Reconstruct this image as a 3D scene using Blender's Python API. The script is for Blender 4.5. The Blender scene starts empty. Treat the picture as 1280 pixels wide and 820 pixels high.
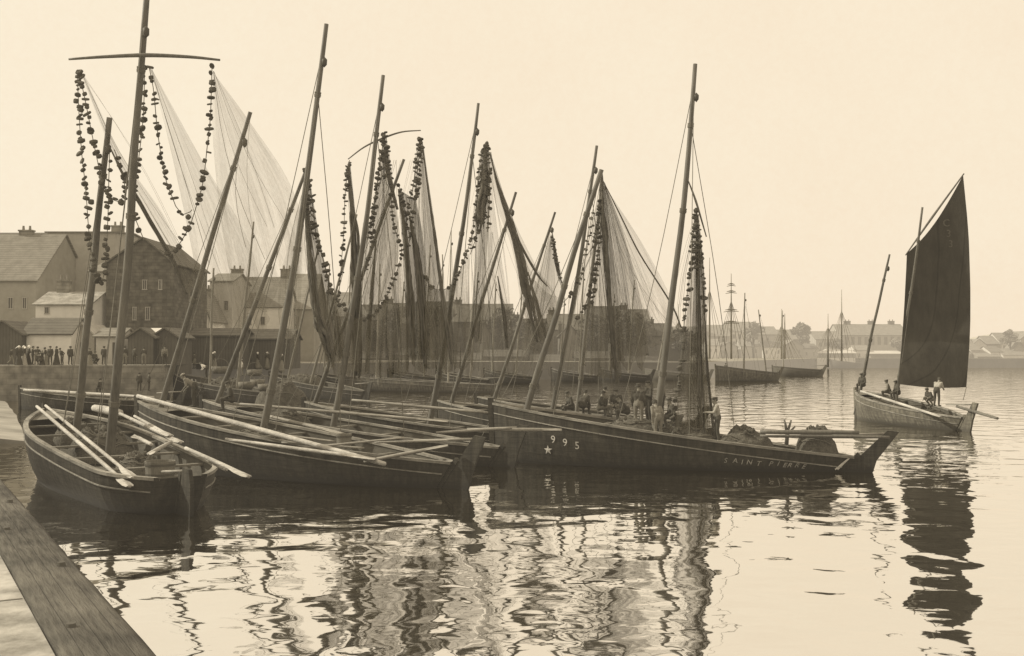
import bpy, bmesh, math, random
from mathutils import Vector, Matrix, noise as mnoise
random.seed(7)
R = math.radians
C = bpy.context.scene.collection
V = Vector
F, HY, CX, CAMZ = 1300.0, 440.0, 640.0, 4.4
PITCH = math.atan((HY - 410.0) / F)
UPV = V((0, -math.sin(PITCH), math.cos(PITCH))); FWD = V((0, math.cos(PITCH), math.sin(PITCH)))
CAM = V((0, 0, CAMZ))

def ray(px, py):
    d = FWD * F + V((1, 0, 0)) * (px - CX) - UPV * (py - 410.0)
    return d / d.y
def W(px, py, D):                       # photo point at ground distance D -> world point
    return CAM + ray(px, py) * D
def G(px, D, z=0.0):                    # point at height z, distance D, in photo column px
    x = (px - CX) / F * D
    return V((x, D, z))
def proj(p):
    d = p - CAM; w = d.dot(FWD)
    return (CX + F * d.x / w, 410.0 - F * d.dot(UPV) / w)

# ------------------------------------------------------------------ materials
def S(v):
    k = min(1.0, max(0.0, (v - 0.1) / 0.6))
    return (v, v * (0.94 + 0.03 * k), v * (0.76 + 0.12 * k), 1)

LIFT = 0.032           # self-glow put into most materials: lifts the blacks and imitates harbour haze
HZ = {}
def hz(m, D):          # copy with darkened colours and stronger glow, imitating haze by distance
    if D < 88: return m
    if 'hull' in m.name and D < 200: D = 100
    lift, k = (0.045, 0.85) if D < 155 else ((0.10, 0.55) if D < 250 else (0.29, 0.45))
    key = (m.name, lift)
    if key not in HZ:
        c = m.copy(); c.name = m.name + '_painted_haze'; HZ[key] = c
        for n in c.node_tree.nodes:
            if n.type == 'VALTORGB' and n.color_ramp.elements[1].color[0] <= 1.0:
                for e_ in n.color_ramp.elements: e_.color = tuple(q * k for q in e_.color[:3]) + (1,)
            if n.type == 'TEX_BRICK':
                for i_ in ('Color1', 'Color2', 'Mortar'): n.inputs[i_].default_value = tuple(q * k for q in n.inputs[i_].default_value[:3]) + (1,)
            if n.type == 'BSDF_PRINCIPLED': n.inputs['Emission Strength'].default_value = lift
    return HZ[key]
def new_mat(name):
    m = bpy.data.materials.new(name); m.use_nodes = True
    nt = m.node_tree; nt.nodes.clear()
    out = nt.nodes.new('ShaderNodeOutputMaterial')
    return m, nt, out
def node(nt, t, **kw):
    n = nt.nodes.new(t)
    for k, v in kw.items(): setattr(n, k, v)
    return n
def hull_mat(name, v, var=0.45):
    m = mat(name, v, var, 3.0, 0.75, (0.6, 2, 4), 0.012, plank=(2, 0.19, 0.08, 0.6)); nt = m.node_tree; L = nt.links.new
    b = [n for n in nt.nodes if n.type == 'BSDF_PRINCIPLED'][0]; src = b.inputs['Base Color'].links[0].from_socket
    tc = node(nt, 'ShaderNodeTexCoord'); mp = node(nt, 'ShaderNodeMapping'); mp.inputs['Scale'].default_value = (3.2, 3.2, 0.35); L(tc.outputs['Object'], mp.inputs[0])
    n = node(nt, 'ShaderNodeTexNoise'); n.inputs['Scale'].default_value = 1.6; n.inputs['Detail'].default_value = 7; n.inputs['Roughness'].default_value = .7; L(mp.outputs[0], n.inputs['Vector'])
    c = node(nt, 'ShaderNodeValToRGB'); c.color_ramp.elements[0].position = .36; c.color_ramp.elements[1].position = .66
    c.color_ramp.elements[0].color = (.5, .5, .5, 1); c.color_ramp.elements[1].color = (1.7, 1.68, 1.6, 1); L(n.outputs['Fac'], c.inputs[0])
    mx = node(nt, 'ShaderNodeMixRGB', blend_type='MULTIPLY'); mx.inputs[0].default_value = .85; L(src, mx.inputs[1]); L(c.outputs[0], mx.inputs[2])
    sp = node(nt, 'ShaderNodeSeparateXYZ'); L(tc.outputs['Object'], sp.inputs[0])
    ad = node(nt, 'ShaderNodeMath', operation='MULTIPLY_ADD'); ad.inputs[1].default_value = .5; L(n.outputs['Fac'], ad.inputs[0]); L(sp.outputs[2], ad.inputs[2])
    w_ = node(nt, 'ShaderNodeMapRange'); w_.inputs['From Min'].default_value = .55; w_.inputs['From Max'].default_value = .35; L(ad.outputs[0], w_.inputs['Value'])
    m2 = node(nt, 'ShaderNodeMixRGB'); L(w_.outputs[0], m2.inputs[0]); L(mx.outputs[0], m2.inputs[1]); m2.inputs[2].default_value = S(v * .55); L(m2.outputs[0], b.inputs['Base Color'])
    return m
def mat(name, v, var=0.35, scale=4.0, rough=0.85, stretch=(1, 1, 1), bump=0.0, detail=6, plank=None, coord='Object', spec=0.2, lowdark=None):
    m, nt, out = new_mat(name)
    L = nt.links.new
    b = node(nt, 'ShaderNodeBsdfPrincipled'); b.inputs['Roughness'].default_value = rough
    b.inputs['Specular IOR Level'].default_value = spec
    tc = node(nt, 'ShaderNodeTexCoord'); mp = node(nt, 'ShaderNodeMapping'); mp.inputs['Scale'].default_value = stretch
    L(tc.outputs[coord], mp.inputs['Vector'])
    n1 = node(nt, 'ShaderNodeTexNoise'); n1.inputs['Scale'].default_value = scale; n1.inputs['Detail'].default_value = detail; n1.inputs['Roughness'].default_value = 0.65
    L(mp.outputs[0], n1.inputs['Vector'])
    n2 = node(nt, 'ShaderNodeTexNoise'); n2.inputs['Scale'].default_value = scale * 0.23; n2.inputs['Detail'].default_value = 3
    L(tc.outputs[coord], n2.inputs['Vector'])
    a = node(nt, 'ShaderNodeMath', operation='ADD'); L(n1.outputs['Fac'], a.inputs[0]); L(n2.outputs['Fac'], a.inputs[1])
    h = node(nt, 'ShaderNodeMath', operation='MULTIPLY'); h.inputs[1].default_value = 0.5; L(a.outputs[0], h.inputs[0])
    cr = node(nt, 'ShaderNodeValToRGB')
    cr.color_ramp.elements[0].position = 0.3; cr.color_ramp.elements[1].position = 0.7
    cr.color_ramp.elements[0].color = S(v * (1 - var)); cr.color_ramp.elements[1].color = S(min(0.95, v * (1 + var)))
    L(h.outputs[0], cr.inputs[0]); col = cr.outputs[0]
    if plank:
        sp = node(nt, 'ShaderNodeSeparateXYZ'); L(tc.outputs[coord], sp.inputs[0])
        mu = node(nt, 'ShaderNodeMath', operation='MULTIPLY'); mu.inputs[1].default_value = 1.0 / plank[1]; L(sp.outputs[plank[0]], mu.inputs[0])
        fr = node(nt, 'ShaderNodeMath', operation='FRACT'); L(mu.outputs[0], fr.inputs[0])
        lt = node(nt, 'ShaderNodeMath', operation='LESS_THAN'); lt.inputs[1].default_value = plank[2]; L(fr.outputs[0], lt.inputs[0])
        mx = node(nt, 'ShaderNodeMixRGB', blend_type='MULTIPLY'); L(lt.outputs[0], mx.inputs[0]); L(col, mx.inputs[1]); mx.inputs[2].default_value = (plank[3],) * 3 + (1,)
        col = mx.outputs[0]
    L(col, b.inputs['Base Color'])
    if bump:
        bp = node(nt, 'ShaderNodeBump'); bp.inputs['Strength'].default_value = 1.0; bp.inputs['Distance'].default_value = bump
        L(n1.outputs['Fac'], bp.inputs['Height']); L(bp.outputs[0], b.inputs['Normal'])
    b.inputs['Emission Color'].default_value = (1, .85, .64, 1); b.inputs['Emission Strength'].default_value = LIFT  # faint glow of the surface itself lifts its darks
    L(b.outputs[0], out.inputs[0])
    return m
def brick_mat(name, v, v2, sx, sy, mort):
    m, nt, out = new_mat(name); L = nt.links.new
    b = node(nt, 'ShaderNodeBsdfPrincipled'); b.inputs['Roughness'].default_value = 0.95; b.inputs['Specular IOR Level'].default_value = 0.1
    tc = node(nt, 'ShaderNodeTexCoord'); sp = node(nt, 'ShaderNodeSeparateXYZ'); cb = node(nt, 'ShaderNodeCombineXYZ')
    L(tc.outputs['Object'], sp.inputs[0]); ad = node(nt, 'ShaderNodeMath', operation='ADD'); L(sp.outputs[0], ad.inputs[0]); L(sp.outputs[1], ad.inputs[1])
    L(ad.outputs[0], cb.inputs[0]); L(sp.outputs[2], cb.inputs[1])
    br = node(nt, 'ShaderNodeTexBrick'); L(cb.outputs[0], br.inputs['Vector'])
    br.inputs['Color1'].default_value = S(v); br.inputs['Color2'].default_value = S(v2); br.inputs['Mortar'].default_value = S(mort)
    br.inputs['Scale'].default_value = 1; br.inputs['Brick Width'].default_value = sx; br.inputs['Row Height'].default_value = sy; br.inputs['Mortar Size'].default_value = 0.02
    ns = node(nt, 'ShaderNodeTexNoise'); ns.inputs['Scale'].default_value = 1.3; ns.inputs['Detail'].default_value = 8; L(tc.outputs['Object'], ns.inputs['Vector'])
    cr = node(nt, 'ShaderNodeValToRGB'); cr.color_ramp.elements[0].color = (.55, .55, .55, 1); cr.color_ramp.elements[1].color = (1.25, 1.25, 1.25, 1)
    cr.color_ramp.elements[0].position = 0.3; cr.color_ramp.elements[1].position = 0.7
    L(ns.outputs['Fac'], cr.inputs[0])
    mx = node(nt, 'ShaderNodeMixRGB', blend_type='MULTIPLY'); mx.inputs[0].default_value = 1; L(br.outputs['Color'], mx.inputs[1]); L(cr.outputs[0], mx.inputs[2])
    L(mx.outputs[0], b.inputs['Base Color']); b.inputs['Emission Color'].default_value = (1, .85, .64, 1); b.inputs['Emission Strength'].default_value = LIFT  # masonry glows faintly too, as painted-in haze
    L(b.outputs[0], out.inputs[0])
    return m
def veil_mat(name, v, lo, hi, su=26.0, sv=1.2):
    m, nt, out = new_mat(name); L = nt.links.new
    tc = node(nt, 'ShaderNodeTexCoord'); mp = node(nt, 'ShaderNodeMapping'); mp.inputs['Scale'].default_value = (su, sv, 1)
    L(tc.outputs['UV'], mp.inputs['Vector'])
    n1 = node(nt, 'ShaderNodeTexNoise'); n1.inputs['Scale'].default_value = 1; n1.inputs['Detail'].default_value = 5; n1.inputs['Roughness'].default_value = 0.7; n1.inputs['Distortion'].default_value = .5
    L(mp.outputs[0], n1.inputs['Vector'])
    mp2 = node(nt, 'ShaderNodeMapping'); mp2.inputs['Scale'].default_value = (7.0, 1.6, 1); L(tc.outputs['UV'], mp2.inputs['Vector'])
    n2 = node(nt, 'ShaderNodeTexNoise'); n2.inputs['Scale'].default_value = 1; n2.inputs['Detail'].default_value = 3; n2.inputs['Distortion'].default_value = .6; L(mp2.outputs[0], n2.inputs['Vector'])
    mp3 = node(nt, 'ShaderNodeMapping'); mp3.inputs['Scale'].default_value = (90, 45, 1); L(tc.outputs['UV'], mp3.inputs['Vector'])
    n3 = node(nt, 'ShaderNodeTexNoise'); n3.inputs['Scale'].default_value = 1; n3.inputs['Detail'].default_value = 2; L(mp3.outputs[0], n3.inputs['Vector'])
    q1 = node(nt, 'ShaderNodeMath', operation='MULTIPLY_ADD'); q1.inputs[1].default_value = .85; L(n2.outputs['Fac'], q1.inputs[0])
    q0 = node(nt, 'ShaderNodeMath', operation='MULTIPLY_ADD'); q0.inputs[1].default_value = .45; L(n3.outputs['Fac'], q0.inputs[0]); q0.inputs[2].default_value = -.65; L(q0.outputs[0], q1.inputs[2])
    q2 = node(nt, 'ShaderNodeMath', operation='ADD'); L(n1.outputs['Fac'], q2.inputs[0]); L(q1.outputs[0], q2.inputs[1]); n1 = q2
    mr = node(nt, 'ShaderNodeMapRange'); mr.inputs['From Min'].default_value = 0.25; mr.inputs['From Max'].default_value = 0.85
    mr.inputs['To Min'].default_value = lo; mr.inputs['To Max'].default_value = hi
    L(n1.outputs[0], mr.inputs['Value'])
    d = node(nt, 'ShaderNodeBsdfDiffuse'); d.inputs['Color'].default_value = S(v)
    t = node(nt, 'ShaderNodeBsdfTransparent'); mx = node(nt, 'ShaderNodeMixShader')
    L(mr.outputs[0], mx.inputs[0]); L(t.outputs[0], mx.inputs[1]); L(d.outputs[0], mx.inputs[2]); L(mx.outputs[0], out.inputs[0])
    return m

M = {}
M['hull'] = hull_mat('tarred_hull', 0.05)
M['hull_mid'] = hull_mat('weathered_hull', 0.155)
M['hull_light'] = mat('pale_hull', 0.42, 0.35, 3.0, 0.7, (0.5, 2, 5), 0.01, plank=(2, 0.21, 0.1, 0.6))
M['hull_far'] = mat('far_hull', 0.19, 0.25, 2.0, 0.9)  # paler than the near hulls, haze put into the colour
M['inside'] = mat('inner_planks', 0.10, 0.5, 4.0, 0.9, (0.6, 3, 3), 0.01)
M['deck'] = mat('deck_boards', 0.13, 0.5, 4.0, 0.9, (0.5, 5, 1), 0.01, plank=(1, 0.17, 0.1, 0.5))
M['gunwale'] = mat('gunwale_wood', 0.25, 0.75, 3.5, 0.8, (0.7, 3, 3), 0.01, detail=10)
M['gunwale_dark'] = mat('gunwale_dark_wood', 0.17, 0.5, 6.0, 0.8, (0.5, 4, 4))
M['stripe'] = mat('pale_stripe', 0.34, 0.6, 7.0, 0.8)
M['white'] = mat('white_paint', 0.68, 0.4, 9.0, 0.7, detail=12)
M['white_worn'] = mat('worn_white_paint', 0.46, 0.5, 9.0, 0.8, detail=12)
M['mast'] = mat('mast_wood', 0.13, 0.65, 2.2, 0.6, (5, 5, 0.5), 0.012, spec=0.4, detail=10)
M['mast_far'] = mat('far_mast_wood', 0.24, 0.3, 5.0, 0.8, (3, 3, 0.6))  # lightened wood colour imitates haze over distant masts
M['mast_haze'] = mat('haze_tinted_mast_wood', 0.36, 0.2, 5.0, 0.8)  # lightest mast colour, distance haze painted in
M['rope'] = mat('rope', 0.17, 0.3, 20)
M['oar'] = mat('oar_wood', 0.44, 0.75, 3.0, 0.7, (1.5, 5, 9), 0.01, detail=10)
M['oar_mid'] = mat('oar_grey_wood', 0.3, 0.6, 3.0, 0.7, (1.5, 5, 9), 0.01, detail=10)
M['tub'] = mat('tub_wood', 0.19, 0.4, 6.0, 0.8, (6, 6, 0.6))
M['net'] = mat('net_cord', 0.18, 0.4, 12, 0.95)
M['net_heap'] = mat('heaped_net', 0.12, 0.6, 14, 0.98, (1, 1, 1), 0.08, detail=10)
M['bundle'] = mat('net_bundle_cord', 0.19, 0.6, 11, 0.98, (7, 7, 0.5), 0.05)
M['cork'] = mat('cork', 0.11, 0.35, 14, 0.95)
M['sail'] = mat('barked_sail', 0.070, 0.4, 2.5, 0.95, (1, 1, 0.3), detail=10, bump=.03, plank=(0, .55, .06, .72))
M['sail_mark'] = mat('sail_mark_paint', 0.135, 0.4, 12, 0.9)
M['veil_thin'] = veil_mat('net_veil_thin', 0.3, 0.07, 0.52, 13)
M['veil_mid'] = veil_mat('net_veil_mid', 0.24, 0.22, 0.88, 13)
M['veil_dense'] = veil_mat('net_veil_dense', 0.2, 0.4, 1.0, 13)
M['skin'] = mat('skin', 0.30, 0.12, 9, 0.7)
M['dark_cloth'] = mat('dark_wool', 0.085, 0.35, 14, 0.95)
M['mid_cloth'] = mat('grey_canvas_cloth', 0.22, 0.3, 12, 0.95)
M['light_cloth'] = mat('light_linen', 0.38, 0.2, 12, 0.95)
M['white_cloth'] = mat('white_linen', 0.78, 0.12, 12, 0.95)
M['leather'] = mat('boot_leather', 0.08, 0.3, 12, 0.7)
M['coping'] = mat('quay_beam', 0.115, 0.9, 6.0, 0.95, (0.5, 5, 5), 0.05, detail=14, plank=(1, .118, .05, .4))
M['pave'] = mat('quay_paving', 0.50, 0.75, 2.6, 0.95, bump=0.04, detail=12)
M['slip'] = mat('slipway_stone', 0.3, 0.6, 1.2, 0.6, (.5, 2, 1), 0.05, detail=10)
M['wallnear'] = brick_mat('quay_masonry', 0.15, 0.2, 1.1, 0.42, 0.08)
M['wallfar'] = brick_mat('far_quay_masonry', 0.25, 0.29, 1.5, 0.5, 0.2)
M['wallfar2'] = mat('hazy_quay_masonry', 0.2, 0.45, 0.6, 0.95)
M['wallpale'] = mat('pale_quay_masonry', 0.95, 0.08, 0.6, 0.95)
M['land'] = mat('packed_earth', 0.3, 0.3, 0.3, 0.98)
M['hill'] = mat('haze_tinted_hill', 0.5, 0.12, 0.05, 0.98)  # pale base colour stands in for haze over the ridge
def paint(v, var=0.2, sc=1.2): return mat('render_%d' % int(v * 100), v, var, sc, 0.95, detail=9)
for n_, v_ in (('w20', .20), ('w28', .28), ('w36', .36), ('w45', .45), ('w55', .55), ('w65', .85)): M[n_] = paint(v_)
M['stone20'] = brick_mat('dark_rubble_stone', 0.15, 0.2, 0.8, 0.35, 0.12)
M['stone30'] = brick_mat('rubble_stone', 0.29, 0.35, 0.8, 0.35, 0.25)
M['tim'] = mat('tarred_boards', 0.12, 0.4, 3, 0.95, (5, 5, 0.4), plank=(0, 0.3, 0.12, 0.55))
def roofm(n, v): return mat(n, v, 0.3, 5, 0.9, (1, 1, 4), plank=(2, 0.28, 0.25, 0.75))
M['slate'] = roofm('slate_roof', 0.17); M['slate2'] = roofm('pale_slate_roof', 0.27); M['slate3'] = roofm('haze_tinted_slate_roof', 0.36)  # slate3 is lightened to imitate haze on far roofs
M['lichen'] = mat('lichen_slate_roof', 0.36, 0.6, 6, 0.9, (1, 1, 3), detail=10)
M['pane'] = mat('window_pane', 0.10, 0.3, 3, 0.3, spec=0.5)
M['pane2'] = mat('far_window_pane', 0.28, 0.2, 3, 0.5)  # glass lightened to imitate haze on far windows
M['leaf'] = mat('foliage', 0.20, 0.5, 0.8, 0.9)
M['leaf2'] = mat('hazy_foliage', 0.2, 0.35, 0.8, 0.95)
M['leaf3'] = mat('haze_tinted_far_foliage', 0.3, 0.2, 0.8, 0.95)  # leaf colour lightened, haze of the far shore painted in
M['bark'] = mat('bark', 0.22, 0.3, 3, 0.95)
M['basket'] = mat('wicker', 0.2, 0.5, 20, 0.9, (1, 1, 3), 0.02)
M['iron'] = mat('iron', 0.09, 0.3, 6, 0.6)
M['canvas'] = mat('canvas_awning', 0.7, 0.12, 3, 0.95)

# ------------------------------------------------------------------ mesh building
MINV = {}
HAZE_D = 0
def minv(o):
    while o is not None:
        if o.name in MINV: return MINV[o.name]
        o = o.parent
    return Matrix()
class MB:
    def __init__(s): s.v = []; s.f = []; s.uv = None
    def add(s, vs, fs):
        b = len(s.v); s.v += [V(p) for p in vs]; s.f += [tuple(i + b for i in f) for f in fs]; return s
    def box(s, c, size, mtx=None):
        sx, sy, sz = [k / 2 for k in size]
        vs = [V((x, y, z)) for x in (-sx, sx) for y in (-sy, sy) for z in (-sz, sz)]
        if mtx is not None: vs = [mtx @ p for p in vs]
        vs = [V(c) + p for p in vs]
        return s.add(vs, [(0, 1, 3, 2), (4, 6, 7, 5), (0, 4, 5, 1), (2, 3, 7, 6), (0, 2, 6, 4), (1, 5, 7, 3)])
    def tube(s, pts, radii, n=8, flat=None, cap=True):
        pts = [V(p) for p in pts]
        if not isinstance(radii, (list, tuple)): radii = [radii] * len(pts)
        ref = None; vs = []; fs = []
        for i, p in enumerate(pts):
            d = (pts[min(i + 1, len(pts) - 1)] - pts[max(i - 1, 0)])
            if d.length < 1e-6: d = V((0, 0, 1))
            d.normalize()
            if ref is None: ref = V((0, 0, 1)) if abs(d.z) < 0.9 else V((0, 1, 0))
            a = d.cross(ref); a.normalize(); b = a.cross(d)
            r = radii[i]; ra, rb = (r, r) if flat is None else (r, r * flat)
            for k in range(n):
                t = 2 * math.pi * k / n
                vs.append(p + a * (ra * math.cos(t)) + b * (rb * math.sin(t)))
        for i in range(len(pts) - 1):
            for k in range(n):
                k2 = (k + 1) % n
                fs.append((i * n + k, i * n + k2, (i + 1) * n + k2, (i + 1) * n + k))
        if cap:
            fs.append(tuple(range(n))[::-1]); fs.append(tuple((len(pts) - 1) * n + k for k in range(n)))
        return s.add(vs, fs)
    def beam(s, p0, p1, w, h):
        p0, p1 = V(p0), V(p1); d = (p1 - p0); L = d.length; d.normalize()
        a = V((0, 0, 1)).cross(d)
        if a.length < 1e-4: a = V((1, 0, 0))
        a.normalize(); b = d.cross(a)
        m = Matrix((d, a, b)).transposed()
        return s.box((p0 + p1) / 2, (L, w, h), m)
    def grid(s, rows, uv=False):
        n = len(rows[0]); vs = [p for r in rows for p in r]; fs = []
        for i in range(len(rows) - 1):
            for k in range(n - 1):
                fs.append((i * n + k, i * n + k + 1, (i + 1) * n + k + 1, (i + 1) * n + k))
        if uv: s.uv = [(k / (n - 1), i / (len(rows) - 1)) for i in range(len(rows)) for k in range(n)]
        return s.add(vs, fs)
    def ico(s, c, r, sub=2, sc=(1, 1, 1), nz=0.0, nf=1.0):
        bm = bmesh.new(); bmesh.ops.create_icosphere(bm, subdivisions=sub, radius=1.0)
        off = V((random.random() * 50, random.random() * 50, 0))
        vs = []
        for q in bm.verts:
            k = 1 + nz * mnoise.noise(q.co * nf + off) if nz else 1
            vs.append(V(c) + V((q.co.x * sc[0], q.co.y * sc[1], q.co.z * sc[2])) * r * k)
        fs = [tuple(x.index for x in f.verts) for f in bm.faces]; bm.free()
        return s.add(vs, fs)
    def build(s, name, m, parent=None, smooth=False, bevel=0):
        me = bpy.data.meshes.new(name); mi = minv(parent)
        me.from_pydata([mi @ p for p in s.v], [], s.f)
        if s.uv:
            ul = me.uv_layers.new(name='UVMap')
            for l in me.loops: ul.data[l.index].uv = s.uv[l.vertex_index]
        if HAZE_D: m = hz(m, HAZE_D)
        me.materials.append(m)
        if smooth:
            for p in me.polygons: p.use_smooth = True
        o = bpy.data.objects.new(name, me); C.objects.link(o)
        if parent is not None: o.parent = parent
        if bevel:
            b = o.modifiers.new('bevel', 'BEVEL'); b.width = bevel; b.segments = 2; b.limit_method = 'ANGLE'
        return o
def tag(o, label=None, cat=None, group=None, kind=None):
    for k, v in (('label', label), ('category', cat), ('group', group), ('kind', kind)):
        if v: o[k] = v
    return o
def root(name, label, cat, loc=(0, 0, 0), rz=0.0, group=None):
    o = bpy.data.objects.new(name, None); C.objects.link(o); o.empty_display_size = 0.3
    o.location = loc; o.rotation_euler = (0, 0, rz)
    MINV[o.name] = (Matrix.Translation(V(loc)) @ Matrix.Rotation(rz, 4, 'Z')).inverted()
    return tag(o, label, cat, group)
def solo(mb, name, m, label, cat, group=None, smooth=False):   # a thing of one mesh, origin at its base
    lo = min(p.z for p in mb.v); cx = sum((p.x for p in mb.v)) / len(mb.v); cy = sum((p.y for p in mb.v)) / len(mb.v)
    c = V((cx, cy, lo)); mb.v = [p - c for p in mb.v]
    o = mb.build(name, m, None, smooth); o.location = c
    return tag(o, label, cat, group)

def resample(pts, step):
    pts = [V(p) for p in pts]; out = [pts[0].copy()]; acc = 0.0
    for a, b in zip(pts, pts[1:]):
        d = (b - a).length; t = step - acc
        while t <= d:
            out.append(a.lerp(b, t / d)); t += step
        acc = (acc + d) % step
    return out
def smooth_path(pts, n=6):
    pts = [V(p) for p in pts]
    if len(pts) < 3: return pts
    P = [pts[0] * 2 - pts[1]] + pts + [pts[-1] * 2 - pts[-2]]; out = []
    for i in range(1, len(P) - 2):
        for k in range(n):
            t = k / n; a, b, c, d = P[i - 1], P[i], P[i + 1], P[i + 2]
            out.append(0.5 * ((2 * b) + (c - a) * t + (2 * a - 5 * b + 4 * c - d) * t * t + (3 * b - a - 3 * c + d) * t ** 3))
    out.append(pts[-1]); return out

# ------------------------------------------------------------------ world, sun, camera
sc = bpy.context.scene
w = bpy.data.worlds.new("World"); sc.world = w; w.use_nodes = True
SUN_AZ, SUN_EL = R(-83), R(36)      # azimuth measured from +Y (view direction) towards +X
nt = w.node_tree; nt.nodes.clear(); L = nt.links.new
wo = node(nt, 'ShaderNodeOutputWorld'); bg = node(nt, 'ShaderNodeBackground'); bg.inputs['Strength'].default_value = 0.1
sky = node(nt, 'ShaderNodeTexSky', sky_type='NISHITA'); sky.sun_disc = False; sky.sun_elevation = SUN_EL; sky.sun_rotation = SUN_AZ
sky.dust_density = 4.0
bw = node(nt, 'ShaderNodeRGBToBW'); L(sky.outputs[0], bw.inputs[0])
mr = node(nt, 'ShaderNodeMapRange'); mr.inputs['From Min'].default_value = 0.0; mr.inputs['From Max'].default_value = 14.0; mr.inputs['To Min'].default_value = 0.0; mr.inputs['To Max'].default_value = 1.0
L(bw.outputs[0], mr.inputs['Value'])
tcw = node(nt, 'ShaderNodeTexCoord')
nz = node(nt, 'ShaderNodeTexNoise'); nz.inputs['Scale'].default_value = 1.5; nz.inputs['Detail'].default_value = 12; nz.inputs['Roughness'].default_value = 0.72
L(tcw.outputs['Generated'], nz.inputs['Vector'])
mxn = node(nt, 'ShaderNodeMath', operation='MULTIPLY_ADD'); mxn.inputs[1].default_value = 0.7; L(nz.outputs['Fac'], mxn.inputs[0]); L(mr.outputs[0], mxn.inputs[2])
n_f = node(nt, 'ShaderNodeTexNoise'); n_f.inputs['Scale'].default_value = 150; n_f.inputs['Detail'].default_value = 4; n_f.inputs['Roughness'].default_value = .8; L(tcw.outputs['Generated'], n_f.inputs['Vector'])
gr = node(nt, 'ShaderNodeMath', operation='MULTIPLY_ADD'); gr.inputs[1].default_value = .32; L(n_f.outputs['Fac'], gr.inputs[0]); L(mxn.outputs[0], gr.inputs[2]); mxn = gr
cr = node(nt, 'ShaderNodeValToRGB'); e = cr.color_ramp.elements
e[0].position = 0.34; e[0].color = (0.905, 0.735, 0.545, 1); e[1].position = 1.0; e[1].color = (0.985, 0.88, 0.69, 1)
L(mxn.outputs[0], cr.inputs[0])
vm = node(nt, 'ShaderNodeVectorMath', operation='SCALE'); vm.inputs['Scale'].default_value = 10.0; L(cr.outputs[0], vm.inputs[0])
L(vm.outputs[0], bg.inputs['Color']); L(bg.outputs[0], wo.inputs[0])
sl = bpy.data.lights.new('sun', 'SUN'); sl.energy = 3.4; sl.angle = R(0.6); sl.color = (1.0, 0.92, 0.78)
so = bpy.data.objects.new('sun', sl); C.objects.link(so)
sd = V((math.sin(SUN_AZ) * math.cos(SUN_EL), math.cos(SUN_AZ) * math.cos(SUN_EL), math.sin(SUN_EL)))
so.location = sd * 60; so.rotation_euler = (-sd).to_track_quat('-Z', 'Y').to_euler()
cd = bpy.data.cameras.new('camera'); cam = bpy.data.objects.new('camera', cd); C.objects.link(cam)
cd.sensor_width = 36; cd.lens = 36 * F / 1280; cd.clip_start = 0.1; cd.clip_end = 6000
cam.location = CAM; cam.rotation_euler = (math.pi / 2 + PITCH, 0, 0); sc.camera = cam
sc.view_settings.view_transform = 'Standard'; sc.view_settings.look = 'None'; sc.view_settings.exposure = 0
sc.cycles.max_bounces = 6; sc.cycles.transparent_max_bounces = 40; sc.cycles.use_denoising = True
sc.cycles.caustics_reflective = False; sc.cycles.caustics_refractive = False

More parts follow.
